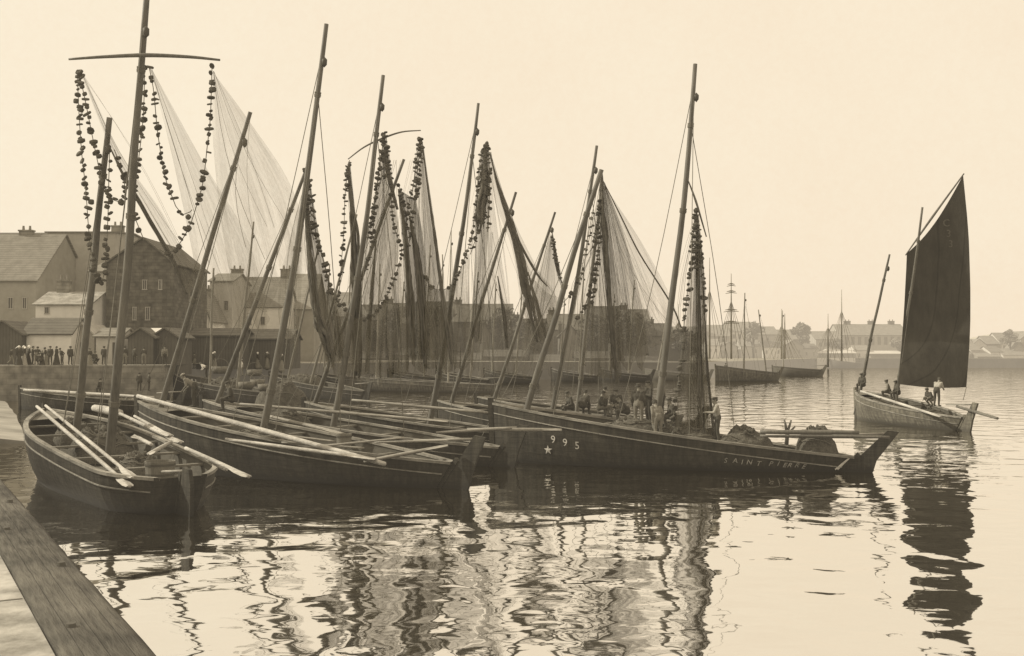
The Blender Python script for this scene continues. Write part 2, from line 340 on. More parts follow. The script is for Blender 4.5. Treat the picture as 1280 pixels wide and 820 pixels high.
# ------------------------------------------------------------------ water
def water_mat():
    m, nt, out = new_mat('harbour_water'); L = nt.links.new
    tc = node(nt, 'ShaderNodeTexCoord')
    def nzn(scale, detail, rough, dist=0.0, st=(1, 1, 1)):
        mp = node(nt, 'ShaderNodeMapping'); mp.inputs['Scale'].default_value = st; L(tc.outputs['Object'], mp.inputs[0])
        n = node(nt, 'ShaderNodeTexNoise'); n.inputs['Scale'].default_value = scale; n.inputs['Detail'].default_value = detail
        n.inputs['Roughness'].default_value = rough; n.inputs['Distortion'].default_value = dist; L(mp.outputs[0], n.inputs['Vector']); return n.outputs['Fac']
    a = nzn(0.6, 1, 0.4, 0.3); b = nzn(1.9, 1.5, 0.45, 0.3, (0.8, 1.1, 1)); c = nzn(0.09, 2, 0.5)
    s1 = node(nt, 'ShaderNodeMath', operation='MULTIPLY'); s1.inputs[1].default_value = WAVE_A; L(a, s1.inputs[0])
    # the small ripple comes and goes in patches
    mp_ = node(nt, 'ShaderNodeMapRange'); mp_.inputs['From Min'].default_value = 0.35; mp_.inputs['From Max'].default_value = 0.65
    mp_.inputs['To Min'].default_value = WAVE_B * 0.45; mp_.inputs['To Max'].default_value = WAVE_B * 1.3; L(c, mp_.inputs['Value'])
    s2 = node(nt, 'ShaderNodeMath', operation='MULTIPLY'); L(b, s2.inputs[0]); L(mp_.outputs[0], s2.inputs[1])
    ad = node(nt, 'ShaderNodeMath', operation='ADD'); L(s1.outputs[0], ad.inputs[0]); L(s2.outputs[0], ad.inputs[1])
    sp = node(nt, 'ShaderNodeSeparateXYZ'); L(tc.outputs['Object'], sp.inputs[0])      # sheltered, calmer water between the moored boats
    y_ = node(nt, 'ShaderNodeMapRange', interpolation_type='SMOOTHSTEP'); y_.inputs['From Min'].default_value = 21; y_.inputs['From Max'].default_value = 31; y_.inputs['To Min'].default_value = 0; y_.inputs['To Max'].default_value = .5; L(sp.outputs[1], y_.inputs['Value'])
    y2 = node(nt, 'ShaderNodeMapRange', interpolation_type='SMOOTHSTEP'); y2.inputs['From Min'].default_value = 46; y2.inputs['From Max'].default_value = 62; y2.inputs['To Min'].default_value = 1; y2.inputs['To Max'].default_value = 0; L(sp.outputs[1], y2.inputs['Value'])
    x_ = node(nt, 'ShaderNodeMapRange', interpolation_type='SMOOTHSTEP'); x_.inputs['From Min'].default_value = 8; x_.inputs['From Max'].default_value = 17; x_.inputs['To Min'].default_value = 1; x_.inputs['To Max'].default_value = .2; L(sp.outputs[0], x_.inputs['Value'])
    m1 = node(nt, 'ShaderNodeMath', operation='MULTIPLY'); L(y_.outputs[0], m1.inputs[0]); L(y2.outputs[0], m1.inputs[1])
    m2 = node(nt, 'ShaderNodeMath', operation='MULTIPLY'); L(m1.outputs[0], m2.inputs[0]); L(x_.outputs[0], m2.inputs[1])
    m3 = node(nt, 'ShaderNodeMath', operation='SUBTRACT'); m3.inputs[0].default_value = 1; L(m2.outputs[0], m3.inputs[1])
    m4 = node(nt, 'ShaderNodeMath', operation='MULTIPLY'); L(ad.outputs[0], m4.inputs[0]); L(m3.outputs[0], m4.inputs[1]); ad = m4
    bp = node(nt, 'ShaderNodeBump'); bp.inputs['Strength'].default_value = 1; bp.inputs['Distance'].default_value = 1; L(ad.outputs[0], bp.inputs['Height'])
    gl = node(nt, 'ShaderNodeBsdfGlossy'); gl.inputs['Color'].default_value = (0.95, 0.935, 0.90, 1); gl.inputs['Roughness'].default_value = 0.03; L(bp.outputs[0], gl.inputs['Normal'])
    df = node(nt, 'ShaderNodeBsdfDiffuse'); df.inputs['Color'].default_value = S(0.11)
    fr = node(nt, 'ShaderNodeFresnel'); fr.inputs['IOR'].default_value = 1.33; L(bp.outputs[0], fr.inputs['Normal'])
    fm = node(nt, 'ShaderNodeMapRange'); fm.inputs['To Min'].default_value = 0.88; fm.inputs['To Max'].default_value = 1.0; fm.inputs['From Max'].default_value = 0.6; L(fr.outputs[0], fm.inputs['Value'])
    mx = node(nt, 'ShaderNodeMixShader'); L(fm.outputs[0], mx.inputs[0]); L(df.outputs[0], mx.inputs[1]); L(gl.outputs[0], mx.inputs[2]); L(mx.outputs[0], out.inputs[0])
    return m
WAVE_A, WAVE_B = 0.086, 0.0165
wm = MB(); wm.add([(-900, -60, 0), (900, -60, 0), (900, 3000, 0), (-900, 3000, 0)], [(0, 1, 2, 3)])
tag(wm.build('harbour_water', water_mat()), kind='structure')

# ------------------------------------------------------------------ near quay
QZ = 2.8
qd = V((-0.514, 0.858, 0)).normalized(); qn = V((qd.y, -qd.x, 0))     # qn points to the water
q0 = V((-1.83, 5.47, QZ))
def qpt(u, off, z): p = q0 + qd * u + qn * off; return V((p.x, p.y, z))
pv = MB(); pv.add([qpt(-14, -0.46, QZ - 0.02), qpt(70, -0.46, QZ - 0.02), qpt(70, -30, QZ - 0.02), qpt(-14, -30, QZ - 0.02)], [(0, 1, 2, 3)])
tag(pv.build('quay_pavement', M['pave']), kind='structure')
me = root('quay_edge_beam', 'dark weathered timber beam edging the quay at lower left', 'quay edge', qpt(0, 0, QZ - 0.3), math.atan2(qd.y, qd.x))
mb = MB(); rows = []
for i in range(340):
    u = -14 + i * .25
    j = lambda k: 0.012 * mnoise.noise(V((u * 0.9, k, 0))) + 0.014 * mnoise.noise(V((u * 4.1, k * 3, 0)))
    rows.append([qpt(u, -0.452, QZ - 0.10), qpt(u, -0.45 + j(1), QZ + 0.012), qpt(u, -0.42 + j(2), QZ + 0.03), qpt(u, -0.22, QZ + 0.028 + j(3)), qpt(u, -0.05 + j(4), QZ + 0.012), qpt(u, 0.0 + j(5), QZ - 0.02), qpt(u, 0.012 + j(6), QZ - 0.36)])
mb.grid(rows); mb.build('beam', M['coping'], me, True)
for k in range(12):
    mb = MB(); p_ = qpt(-3 + k * 1.9, -.33 + .2 * (k % 2), QZ + .02); mb.tube([p_, p_ + V((0, 0, .03))], [.035, .028], 8); mb.build('bolt_head', M['iron'], me)
ws = MB(); ws.add([qpt(-14, -0.03, QZ - 0.34), qpt(70, -0.03, QZ - 0.34), qpt(70, 0.35, -2), qpt(-14, 0.35, -2)], [(0, 1, 2, 3)])
tag(ws.build('quay_wall', M['wallnear']), 'battered stone face of the near quay at lower left', 'quay wall')
# joints in the paving
jm = MB()
for u in (-3, -0.4, 1.9, 4.4, 7.2, 10.5):
    jm.add([qpt(u, -0.47, QZ - 0.016), qpt(u + .025, -0.47, QZ - 0.016), qpt(u + .10, -6, QZ - 0.016), qpt(u + .075, -6, QZ - 0.016)], [(0, 1, 2, 3)])
tag(jm.build('quay_pavement_joints', M['w20']), kind='structure')

sm_ = MB(); rows = []
for i in range(13):
    D = 50 + i * 3.4; e_ = G(34 - 27 * i / 12 + 3 * mnoise.noise(V((i * .6, 1, 1))), D)
    rows.append([V((e_.x - q, D + .25 * mnoise.noise(V((q, i, 2))), .12 + .10 * q + .05 * mnoise.noise(V((q * 1.3, i * .9, 5))))) for q in (0, 1.5, 3, 5, 8, 12, 16)])
rows = [[V((p.x, p.y - .3, -1.5)) for p in rows[0]]] + rows
rows = [[V((r[0].x + .3, r[0].y, -1.5))] + r for r in rows]
sm_.grid(rows); tag(sm_.build('stone_slipway', M['slip']), 'pale wet stone slipway sloping into the water left of the oared boat', 'slipway')
# ------------------------------------------------------------------ far quays and land
shore = [(-420, 90, 3.2), (205, 95, 3.2), (224, 110, 3.1), (420, 132, 3.0), (560, 164, 2.9), (880, 172, 2.7), (990, 262, 2.6), (1021, 285, 2.7), (1069, 286, 2.7), (1320, 292, 2.6), (1900, 300, 2.6)]
def seg_wall(i0, i1, m, label, out=0.0):
    mb = MB(); rows = [[], [], []]
    for px, D, z in shore[i0:i1 + 1]:
        g = G(px, D); g.y += out
        rows[0].append(V((g.x, g.y - .35, -1.5))); rows[1].append(V((g.x, g.y, z))); rows[2].append(V((g.x, g.y + 0.8, z + 0.004)))
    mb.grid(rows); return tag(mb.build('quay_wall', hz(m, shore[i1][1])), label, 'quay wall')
seg_wall(0, 2, M['wallfar'], 'pale stone quay wall below the white huts at far left')
seg_wall(2, 5, M['wallfar2'], 'low hazy stone bank across the harbour behind the nets')
seg_wall(5, 7, M['wallfar2'], 'far quay wall behind the small moored boats right of centre')
seg_wall(7, 8, M['wallpale'], 'short bright white stretch of the far quay wall')
seg_wall(8, 10, M['wallfar2'], 'long grey far quay wall behind the sailing boat')
lm = MB(); front = [G(px, D + 0.3, z - 0.01) for px, D, z in shore]; back = [V((p.x * 6, 2600, 3.0)) for p in front]
lm.grid([front, back]); tag(lm.build('land', M['land']), kind='structure')
hm = MB(); rows = [[], [], []]
for i in range(60):
    px = 560 + i * 18; D = 470
    yt = 432 - 12 * (0.5 + 0.5 * mnoise.noise(V((i * 0.16, 2, 0)))) - (9 if px > 1180 else 0) * min(1, (px - 1180) / 60.0 if px > 1180 else 0)
    rows[0].append(G(px, D, 2)); rows[1].append(W(px, yt, D + 30)); rows[2].append(G(px, D + 200, 2))
hm.grid(rows); tag(hm.build('hills', M['hill'], None, True), kind='structure')

# ------------------------------------------------------------------ boats
def hull_funcs(Lh, B, zs, zb, rake, ws=0.1, a=0.75, wb=0.02, rnd=0.0):
    def beam(t):
        if t > 0.5: f = 1 - (1 - wb) * ((t - 0.5) / 0.5) ** 2.5
        else: f = 1 - (1 - ws) * ((0.5 - t) / 0.5) ** 2.2
        if rnd and t < .14: f *= 1 - rnd * (1 - t / .14) ** 2
        return B * f
    def sheer(t): return zs + (zb - zs) * (a * t + (1 - a) * t * t)
    zk = -0.7
    def pt(t, s):       # s: 0 keel .. 1 gunwale
        q = s * math.pi / 2
        y = beam(t) * math.sin(q) ** 0.8; z = zk + (sheer(t) - zk) * (1 - math.cos(q)) ** 0.85
        x = t * Lh - rake * z * (1 - t) ** 4 + 0.04 * z * t ** 5
        return V((x, y, z))
    def side(t, z):     # point on the outer skin at height z
        lo, hi = 0.0, 1.0
        for _ in range(24):
            mid = (lo + hi) / 2
            if pt(t, mid).z < z: lo = mid
            else: hi = mid
        return pt(t, lo)
    return beam, sheer, pt, side

class Boat: pass
def make_boat(label, stern, bow, zs, zb, B=None, rake=0.7, deckdrop=0.6, hull='hull', gun='gunwale', stripe=True, detail=2, name='fishing_boat', group=None, tiller=True, ws=0.1, a=0.75, rudder_h=0.9, rnd=0.0):
    global HAZE_D
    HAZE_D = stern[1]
    b = Boat(); Sx = G(*stern); Bx = G(*bow); d = Bx - Sx; b.L = d.length; rz = math.atan2(d.y, d.x)
    b.root = root(name, label, 'boat', Sx, rz, group); b.M = MINV[b.root.name].inverted()
    b.dir = d.normalized(); b.S = Sx; B = B or b.L * 0.128; b.B = B
    b.beam, b.sheer, b.pt, b.side = hull_funcs(b.L, B, zs, zb, rake, ws, a, rnd=rnd)
    wl = lambda p: b.M @ p
    b.wl = wl; ns, ms = 28, 9
    mb = MB(); drop = lambda t: min(deckdrop, b.sheer(t) - 0.1)
    rows = []
    for i in range(ns + 1):
        t = (i / ns) ** 1.4; half = [b.pt(t, k / ms) for k in range(ms + 1)]
        rows.append([wl(V((p.x, -p.y, p.z))) for p in half[::-1]] + [wl(p) for p in half[1:]])
    mb.grid(rows)
    n = 2 * ms + 1                       # transom and stem closing faces
    mb.f.append(tuple(range(n))); mb.f.append(tuple(ns * n + k for k in range(n))[::-1])
    b.hull = mb.build('hull', M[hull], b.root, False)
    th = 0.07
    def inner(t, z, sg):
        p = b.side(t, z); return V((min(max(p.x, 0.02 - rake * z), b.L - .05), sg * max(0.01, p.y - th), z))
    im = MB()
    for sg in (-1, 1):
        rows = []
        for i in range(ns + 1):
            t = (i / ns) ** 1.4; zt = b.sheer(t) - 0.005; zd = zt - drop(t)
            rows.append([wl(inner(t, zt, sg)), wl(inner(t, (zt + zd) / 2, sg)), wl(inner(t, zd, sg))])
        im.grid(rows)
    im.build('ceiling_planks', M['inside'], b.root, True)
    dm = MB(); rows = []
    for i in range(ns + 1):
        t = (i / ns) ** 1.4; zd = b.sheer(t) - drop(t) + 0.004; p = inner(t, zd, 1)
        rows.append([wl(V((p.x, y * (p.y + .01), zd))) for y in (-1, -.5, 0, .5, 1)])
    dm.grid(rows); dm.build('deck', M['deck'], b.root)
    b.deckz = lambda t: b.sheer(t) - drop(t)
    gm = MB()
    for sg in (-1, 1):
        rows = []
        for i in range(ns + 1):
            t = (i / ns) ** 1.4; p = b.pt(t, 1.0); zt = p.z
            o, i2 = p.y + 0.035, max(0.0, p.y - 0.13)
            rows.append([wl(V((p.x, sg * yy, zz))) for yy, zz in ((o, zt - .05), (o, zt + .035), (i2, zt + .035), (i2, zt - .05), (o, zt - .05))])
        gm.grid(rows)
    gm.build('gunwale', M[gun], b.root)
    if detail >= 1:
        for sg in (-1, 1):
            rows = []
            for i in range(ns + 1):
                t = 0.004 + 0.99 * (i / ns) ** 1.4; z1 = b.sheer(t) - 0.36; z0 = z1 - 0.035
                p1, p0 = b.side(t, z1), b.side(t, z0)
                rows.append([wl(V((p.x, sg * (p.y + oo), p.z))) for p, oo in ((p0, 0.0), (p0, .035), (p1, .035), (p1, 0.0))])
            m_ = MB(); m_.grid(rows); m_.build('rub_strake', M['stripe'] if stripe else M['gunwale_dark'], b.root)
        # stem head and sternpost with rudder
        m_ = MB(); zt = b.sheer(1)
        m_.beam(wl(V((b.L + .03, 0, -.6))), wl(V((b.L + .07 + .04 * zt, 0, zt + .22))), 0.16, 0.2); m_.build('stem', M[hull], b.root)
        m_ = MB(); k0 = V((rake * .5 - .06, 0, -.5)); k1 = V((-rake * (zs + .12) - .06, 0, zs + .12))
        m_.beam(wl(k0), wl(k1), 0.16, 0.16); m_.build('sternpost', M[hull], b.root)
        r = MB(); zr = zs + rudder_h
        prof = [V((rake * .45, 0, -.45)), V((-rake * zs, 0, zs)), V((-rake * zr, 0, zr)), V((-rake * zr - .40, 0, zr - .05)), V((-rake * zs - .62, 0, zs - .1)), V((-rake * .2 - .85, 0, .05)), V((-.75, 0, -.45))]
        prof = [p + V((-.16, 0, 0)) for p in prof]; k = len(prof)
        vs = [wl(p + V((0, y, 0))) for y in (-.055, .055) for p in prof]
        r.add(vs, [tuple(range(k)), tuple(range(k, 2 * k))[::-1]] + [(i, (i + 1) % k + 0, (i + 1) % k + k, i + k) for i in range(k)])
        b.rudder = r.build('rudder', M[hull], b.root)
        if tiller:
            m_ = MB(); m_.tube([wl(V((-rake * zr * .96 - .2, 0, zr - .12))), wl(V((.9, .1, zr - .25)))], [.05, .035], 7); m_.build('tiller', M['oar_mid'], b.rudder, True)
        for t in ((.18, .34, .5, .66, .8) if detail > 1 else (.3, .6)):
            m_ = MB(); z = b.sheer(t) - .16; y = b.side(t, z).y - .06
            m_.box(b.M @ V((t * b.L, 0, z)), (.26, 2 * y, .06), Matrix.Rotation(rz, 3, 'Z')); m_.build('thwart', M['gunwale_dark'], b.root)
    if detail > 1:      # small foredeck
        m_ = MB(); rows = []
        for i in range(6):
            t = .86 + .13 * i / 5; z = b.sheer(t) - .08; y = max(.02, b.side(t, z).y - .05)
            rows.append([wl(V((t * b.L, s_ * y, z + .05 * (1 - abs(s_))))) for s_ in (-1, -.5, 0, .5, 1)])
        m_.grid(rows); m_.build('foredeck', M['gunwale_dark'], b.root)
    HAZE_D = 0
    # vertical plane through the keel
    nrm = V((-b.dir.y, b.dir.x, 0))
    def onplane(px, py, off=0.0):
        r_ = ray(px, py); k_ = (b.S + nrm * off - CAM).dot(nrm) / r_.dot(nrm); return CAM + r_ * k_
    b.onplane = onplane
    return b
def local_t(b, p): return (MINV[b.root.name] @ p).x / b.L

def mast(b, base, top, r0=0.15, r1=0.07, m='mast', bend=0.0, block=True, ropes=1, ypt=None):
    p0, p1 = b.onplane(*base), b.onplane(*top)
    d = (p1 - p0); foot = p0 + d * ((0.25 - p0.z) / d.z)
    pts = []; rad = []
    for i in range(15):
        t = i / 14; q = foot.lerp(p1, t) - b.dir * (bend * 4 * t * (1 - t)) + V((mnoise.noise(V((i * .22, foot.x, 4))), mnoise.noise(V((i * .22, foot.x, 8))), 0)) * .10 * math.sin(math.pi * t)
        pts.append(q); rad.append(.9 * (r0 + (r1 - r0) * t ** 1.2) * (1 + .05 * mnoise.noise(V((i * .7, foot.x, 0)))))
    mb = MB(); mb.tube(pts, rad, 10); o = mb.build('mast', M[m], b.root, True)
    if block:
        mb = MB(); t = .915; q = foot.lerp(p1, t) - b.dir * (r1 + .1)
        mb.ico(q, 0.16, 1, (.7, .6, 1.2)); mb.build('masthead_block', M['iron'], o, True)
    if m == 'mast':
        for t in (.16 + .1 * random.random(), .45 + .2 * random.random(), .84):
            mb = MB(); rr = r0 + (r1 - r0) * t ** 1.2
            i_ = t * 14; q = pts[int(i_)].lerp(pts[int(i_) + 1], i_ - int(i_)); dd = (pts[int(i_) + 1] - pts[int(i_)]).normalized()
            for z_ in range(4): mb.tube([q + dd * (.045 * z_ - .02), q + dd * (.045 * z_ + .018)], rr + .016 + .006 * (z_ % 2), 9)
            mb.build('lashing', M['rope'], o)
    for k in range(ropes):
        mb = MB(); t0 = .97 - .05 * k; a_ = foot.lerp(p1, t0)
        if k % 2 == 0: e_ = foot - b.dir * (1.6 + .8 * k) + V((0, 0, .5)) + V((-b.dir.y, b.dir.x, 0)) * (.9 if k % 4 == 0 else -.9)
        else: e_ = foot + b.dir * (1.0 + .5 * k) + V((0, 0, .5))
        mb.tube(smooth_path([a_, a_.lerp(e_, .5) - V((0, 0, .12 + .15 * k)) - b.dir * (.1 * k), e_], 4), .014, 4); mb.build('halyard', M['rope'], o)
    return foot, p1

def text_mesh(txt, size, serif=False):
    cu = bpy.data.curves.new('t', 'FONT'); cu.body = txt; cu.size = size; cu.extrude = 0.004; cu.align_x = 'CENTER'; cu.resolution_u = 3
    o = bpy.data.objects.new('t', cu); C.objects.link(o)
    dg = bpy.context.evaluated_depsgraph_get(); me = bpy.data.meshes.new_from_object(o.evaluated_get(dg))
    vs = [v.co.copy() for v in me.vertices]; fs = [tuple(p.vertices) for p in me.polygons]
    bpy.data.objects.remove(o); bpy.data.curves.remove(cu); bpy.data.meshes.remove(me)
    return vs, fs
def hull_pick(b, px, py, sg=1):
    best = None
    for i in range(160):
        for k in range(50):
            t, z = .01 + .98 * i / 159, .1 + 2.4 * k / 49
            if z > b.sheer(t) - .02: continue
            p = b.side(t, z); q = proj(b.wl(V((p.x, sg * p.y, p.z)))); e_ = (q[0] - px) ** 2 + (q[1] - py) ** 2
            if best is None or e_ < best[0]: best = (e_, t, z)
    return best[1], best[2]
def hull_text(b, name, items, size, m, sg=1, tall=1.0):   # items: (char, px, py of the letter's foot)
    mb = MB()
    for ch, px, py in items:
        t, z = hull_pick(b, px, py, sg)
        o = b.side(t, z); o2 = b.side(min(1, t + .01), z); u = b.side(t, min(b.sheer(t) - .01, z + size)) - o; o = V((o.x, sg * o.y, o.z)); o2 = V((o2.x, sg * o2.y, o2.z)); u.y *= sg
        ax = (o2 - o).normalized() * (-1 if sg > 0 else 1); u.normalize(); nn = ax.cross(u)
        if ch == '*':
            vs = []
            for k in range(10):
                r_ = size * (.55 if k % 2 == 0 else .22); a_ = math.pi / 2 + k * math.pi / 5; vs.append(V((r_ * math.cos(a_), r_ * math.sin(a_), 0)))
            vs.append(V((0, 0, .012))); fs = [(k, (k + 1) % 10, 10) for k in range(10)]
        else: vs, fs = text_mesh(ch, size)
        base = o + nn * .016
        mb.add([b.wl(base + ax * p.x + u * (p.y * tall) + nn * p.z) for p in vs], fs)
    return mb.build(name, m, b.hull)

BT = {}
BT['A'] = A = make_boat('broad dark open boat at far left with oars, tub and net heap aboard', (222, 28.6), (58, 38.5), 1.0, 2.3, B=1.85, rake=.3, deckdrop=.7, ws=.85, rudder_h=.3, rnd=.55)
BT['B'] = B_ = make_boat('dark boat second from left with long pale spar laid along it', (548, 33.8), (176, 40.5), 0.85, 2.5, B=1.6, rake=.7, deckdrop=.6)
BT['C'] = Cb = make_boat('third dark boat from left, between the long spar boat and the numbered hull', (611, 40.2), (256, 47.0), 0.75, 2.25, B=1.45, rake=.7, deckdrop=.6)
BT['D'] = Db = make_boat('dark boat whose curved hull lies just behind the bow of the 995 boat', (668, 46.0), (383, 50.5), 0.7, 2.0, B=1.4, rake=.7, deckdrop=.55)
BT['P'] = SP = make_boat('long dark boat lettered SAINT PIERRE with white star and 995', (1047, 38.4), (618, 42.2), 0.55, 2.32, B=1.6, rake=1.0, deckdrop=.42, a=.95, rudder_h=1.0)
BT['E'] = Eb = make_boat('dark boat behind the 995 hull with seated fishermen near its stern', (812, 48.2), (548, 54.0), 0.65, 1.9, B=1.4, rake=.7, deckdrop=.55)
BT['F'] = Fb = make_boat('hindmost dark boat of the moored row, bow seen against pale water', (850, 55.0), (598, 59.5), 0.7, 1.85, B=1.4, rake=.7, deckdrop=.55)
BT['S'] = Sb = make_boat('sailing boat with pale weathered sides under one tall dark sail', (1196, 58.5), (1070, 69.0), 0.75, 1.85, B=1.5, rake=.75, deckdrop=.5, hull='hull_mid', a=.9)
G1 = make_boat('dark numbered boat moored just beyond the quay corner with men aboard', (336, 92), (219, 101), .8, 2.3, B=1.6, deckdrop=.5, gun='gunwale_dark', detail=1)
G2 = make_boat('dark boat moored beyond the quay, its mast rising beside the white house', (452, 96), (338, 108), .8, 2.2, B=1.6, deckdrop=.5, gun='gunwale_dark', detail=1)
Hb = make_boat('low dark boat with pale gunwale lying under the far left quay wall', (210, 76), (27, 81), .75, 1.6, B=1.5, deckdrop=.5, detail=1)
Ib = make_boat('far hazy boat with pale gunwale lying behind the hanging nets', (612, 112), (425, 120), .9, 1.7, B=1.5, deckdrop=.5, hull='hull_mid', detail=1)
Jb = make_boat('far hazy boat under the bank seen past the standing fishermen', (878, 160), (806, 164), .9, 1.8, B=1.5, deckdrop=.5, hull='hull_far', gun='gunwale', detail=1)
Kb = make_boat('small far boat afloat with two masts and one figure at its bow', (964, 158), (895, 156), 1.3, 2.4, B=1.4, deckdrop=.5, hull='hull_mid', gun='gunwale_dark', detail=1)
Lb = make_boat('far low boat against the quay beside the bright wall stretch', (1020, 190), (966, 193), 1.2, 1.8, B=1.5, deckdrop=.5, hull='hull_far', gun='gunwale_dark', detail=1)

extra = []
for i, (x0, x1, D, lb) in enumerate(((452, 392, 126, 'far boat at the foot of the hanging curtain of net, left'), (556, 486, 138, 'far boat just beyond the big dark net'), (606, 546, 132, 'far dark boat left of the middle slanting masts'), (664, 606, 148, 'far boat against the bank between the slanting masts'), (742, 690, 156, 'far boat against the bank under the gauzy net'), (806, 752, 158, 'far boat against the bank right of the gauzy net'))):
    extra.append(make_boat(lb, (x0, D), (x1, D + 4), .9, 1.9, B=1.5, deckdrop=.5, hull='hull', gun='gunwale_dark' if i % 2 else 'gunwale', detail=1, tiller=False))
m_Af = mast(A, (97, 515), (137, 147), .155, .10, ropes=2)
m_Am = mast(A, (140, 530), (184, -14), .17, .10, ropes=2, bend=.1)
m_Bf = mast(B_, (207, 490), (313, 140), .14, .085, ropes=2)
m_Bm = mast(B_, (328, 530), (408, 30), .16, .085, bend=.25, ropes=3)
m_Cf = mast(Cb, (277, 490), (385, 206), .15, .08, block=False, ropes=2)
m_Cm = mast(Cb, (421, 495), (479, 94), .16, .085, bend=.2, ropes=3)
m_Df = mast(Db, (399, 490), (505, 199), .135, .075, block=False, ropes=2)
m_Dm = mast(Db, (539, 510), (598, 129), .16, .07, bend=.2, ropes=3)
m_Ef = mast(Eb, (566, 498), (645, 240), .14, .07, ropes=2)
m_Em = mast(Eb, (690, 512), (746, 182), .15, .075, bend=.15, ropes=3)
m_Ff = mast(Fb, (618, 500), (694, 265), .14, .07, ropes=2)
m_Fm = mast(Fb, (722, 506), (752, 240), .14, .08, block=False, ropes=1)
m_Pf = mast(SP, (661, 510), (752, 212), .15, .10, block=False, ropes=2, bend=-.1)
m_Pm = mast(SP, (819, 520), (869, 80), .16, .09, bend=.15, ropes=3)
m_Sf = mast(Sb, (1077, 480), (1112, 318), .13, .07, ropes=1)
m_Sm = mast(Sb, (1122, 484), (1153, 259), .13, .07, ropes=1, block=False)
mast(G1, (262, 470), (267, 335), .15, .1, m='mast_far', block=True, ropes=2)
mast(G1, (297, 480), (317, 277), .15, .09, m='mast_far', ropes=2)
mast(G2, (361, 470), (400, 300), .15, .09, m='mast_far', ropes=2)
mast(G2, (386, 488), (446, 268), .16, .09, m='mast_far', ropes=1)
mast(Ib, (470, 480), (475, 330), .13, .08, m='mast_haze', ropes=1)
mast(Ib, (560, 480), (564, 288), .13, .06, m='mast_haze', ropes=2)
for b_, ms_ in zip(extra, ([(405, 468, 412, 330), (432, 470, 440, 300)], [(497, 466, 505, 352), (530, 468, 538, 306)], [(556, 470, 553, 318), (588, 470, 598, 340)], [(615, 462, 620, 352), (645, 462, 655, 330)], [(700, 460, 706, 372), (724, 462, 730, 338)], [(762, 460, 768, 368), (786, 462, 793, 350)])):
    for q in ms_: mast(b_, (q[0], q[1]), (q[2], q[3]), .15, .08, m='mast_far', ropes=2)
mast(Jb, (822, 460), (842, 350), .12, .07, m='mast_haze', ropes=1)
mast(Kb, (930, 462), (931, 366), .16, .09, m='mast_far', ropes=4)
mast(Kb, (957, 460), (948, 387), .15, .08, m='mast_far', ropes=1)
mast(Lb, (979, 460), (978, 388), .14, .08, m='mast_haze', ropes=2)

# lettering and marks
hull_text(SP, 'registration_number', [('9', 691, 554), ('9', 706, 557), ('5', 722, 560.5)], .42, M['white'], tall=1.0)
hull_text(SP, 'painted_star', [('*', 685.5, 563)], .36, M['white'])
nm = 'SAINT'; hull_text(SP, 'boat_name', [(c, 908 + i * 9.6, 577.5 + i * 1.05) for i, c in enumerate(nm)], .27, M['white_worn'])
nm = 'PIERRE'; hull_text(SP, 'boat_name', [(c, 963 + i * 7.9, 582.2 + i * .45) for i, c in enumerate(nm)], .27, M['white_worn'])
hull_text(G1, 'registration_number', [('2', 230, 476), ('9', 235, 477), ('8', 240, 478), ('3', 245, 479)], .5, M['white_worn'])
hull_text(B_, 'registration_number', [('1', 238, 552), ('7', 246, 555)], .01, M['white_worn']) if False else None
hull_text(Db, 'registration_number', [('1', 650, 543), ('9', 664, 545)], .3, M['white_worn']) if False else None
# white V on the quarter of the 995 boat
mb = MB()
for (pa, pb) in (((1061, 572), (1044.5, 588.5)), ((1064, 573), (1048, 588.5))):
    t0, z0 = hull_pick(SP, *pa); t1, z1 = hull_pick(SP, *pb); pts = []
    for k in range(6):
        p = SP.side(t0 + (t1 - t0) * k / 5, z0 + (z1 - z0) * k / 5); pts.append(SP.wl(p + V((0, .015, 0))))
    mb.tube(pts, .03, 5)
mb.build('quarter_stripe', M['white_cloth'], SP.hull)

# ------------------------------------------------------------------ yards and the sail
def yard(b, pts, r, name='yard', D=None, off=0.25, m='mast'):
    P = [b.onplane(px, py, off) if D is None else W(px, py, D) for px, py in pts]; P = smooth_path(P, 5)
    n = len(P); mb = MB(); mb.tube(P, [r * (1 - .5 * abs(2 * i / (n - 1) - 1)) for i in range(n)], 8); return mb.build(name, M[m], b.root, True)
DA = (m_Am[1].y + m_Am[0].y) / 2
yard(A, [(86, 74), (130, 71), (182, 69), (235, 71), (275, 75)], .065, D=m_Am[1].y - .15)
yard(Cb, [(435, 199), (455, 184), (478, 173), (502, 165), (526, 163)], .045, D=43.6)
yard(SP, [(860, 225), (870, 252), (883, 296)], .045, D=39.9)
sy = yard(Sb, [(1132, 319), (1165, 272), (1205, 217)], .075, D=63.0)
def quad_curve(a, b_, n): return [a.lerp(b_, i / n) for i in range(n + 1)]
DS = 63.1
luff = smooth_path([W(1133.5, 317, DS), W(1131, 370, DS), W(1127, 430, DS), W(1123, 480, DS - 1)], 5)
head_r = smooth_path([W(1204, 219, DS), W(1211, 300, DS - .2), W(1213, 400, DS - .5), W(1208, 484, DS - .8)], 5)
rows = []; nr = len(luff)
for i in range(nr):
    v_ = i / (nr - 1); r_ = []
    for k in range(13):
        u = k / 12; p = luff[i].lerp(head_r[i], u)
        p.y += 0.22 * math.sin(math.pi * u) * (.25 + .75 * math.sin(math.pi * min(1, v_ * .9 + .1))) + .03 * mnoise.noise(p * .8)
        hollow = -0.55 * math.sin(math.pi * u) * (1 - v_) ** 4     # head hangs below the yard between its ends
        p.z += hollow - .12 * math.sin(math.pi * u) * v_ ** 6
        r_.append(p)
    rows.append(r_)
mb = MB(); mb.grid(rows, True); sail = mb.build('sail', M['sail'], Sb.root, True)
mb = MB()
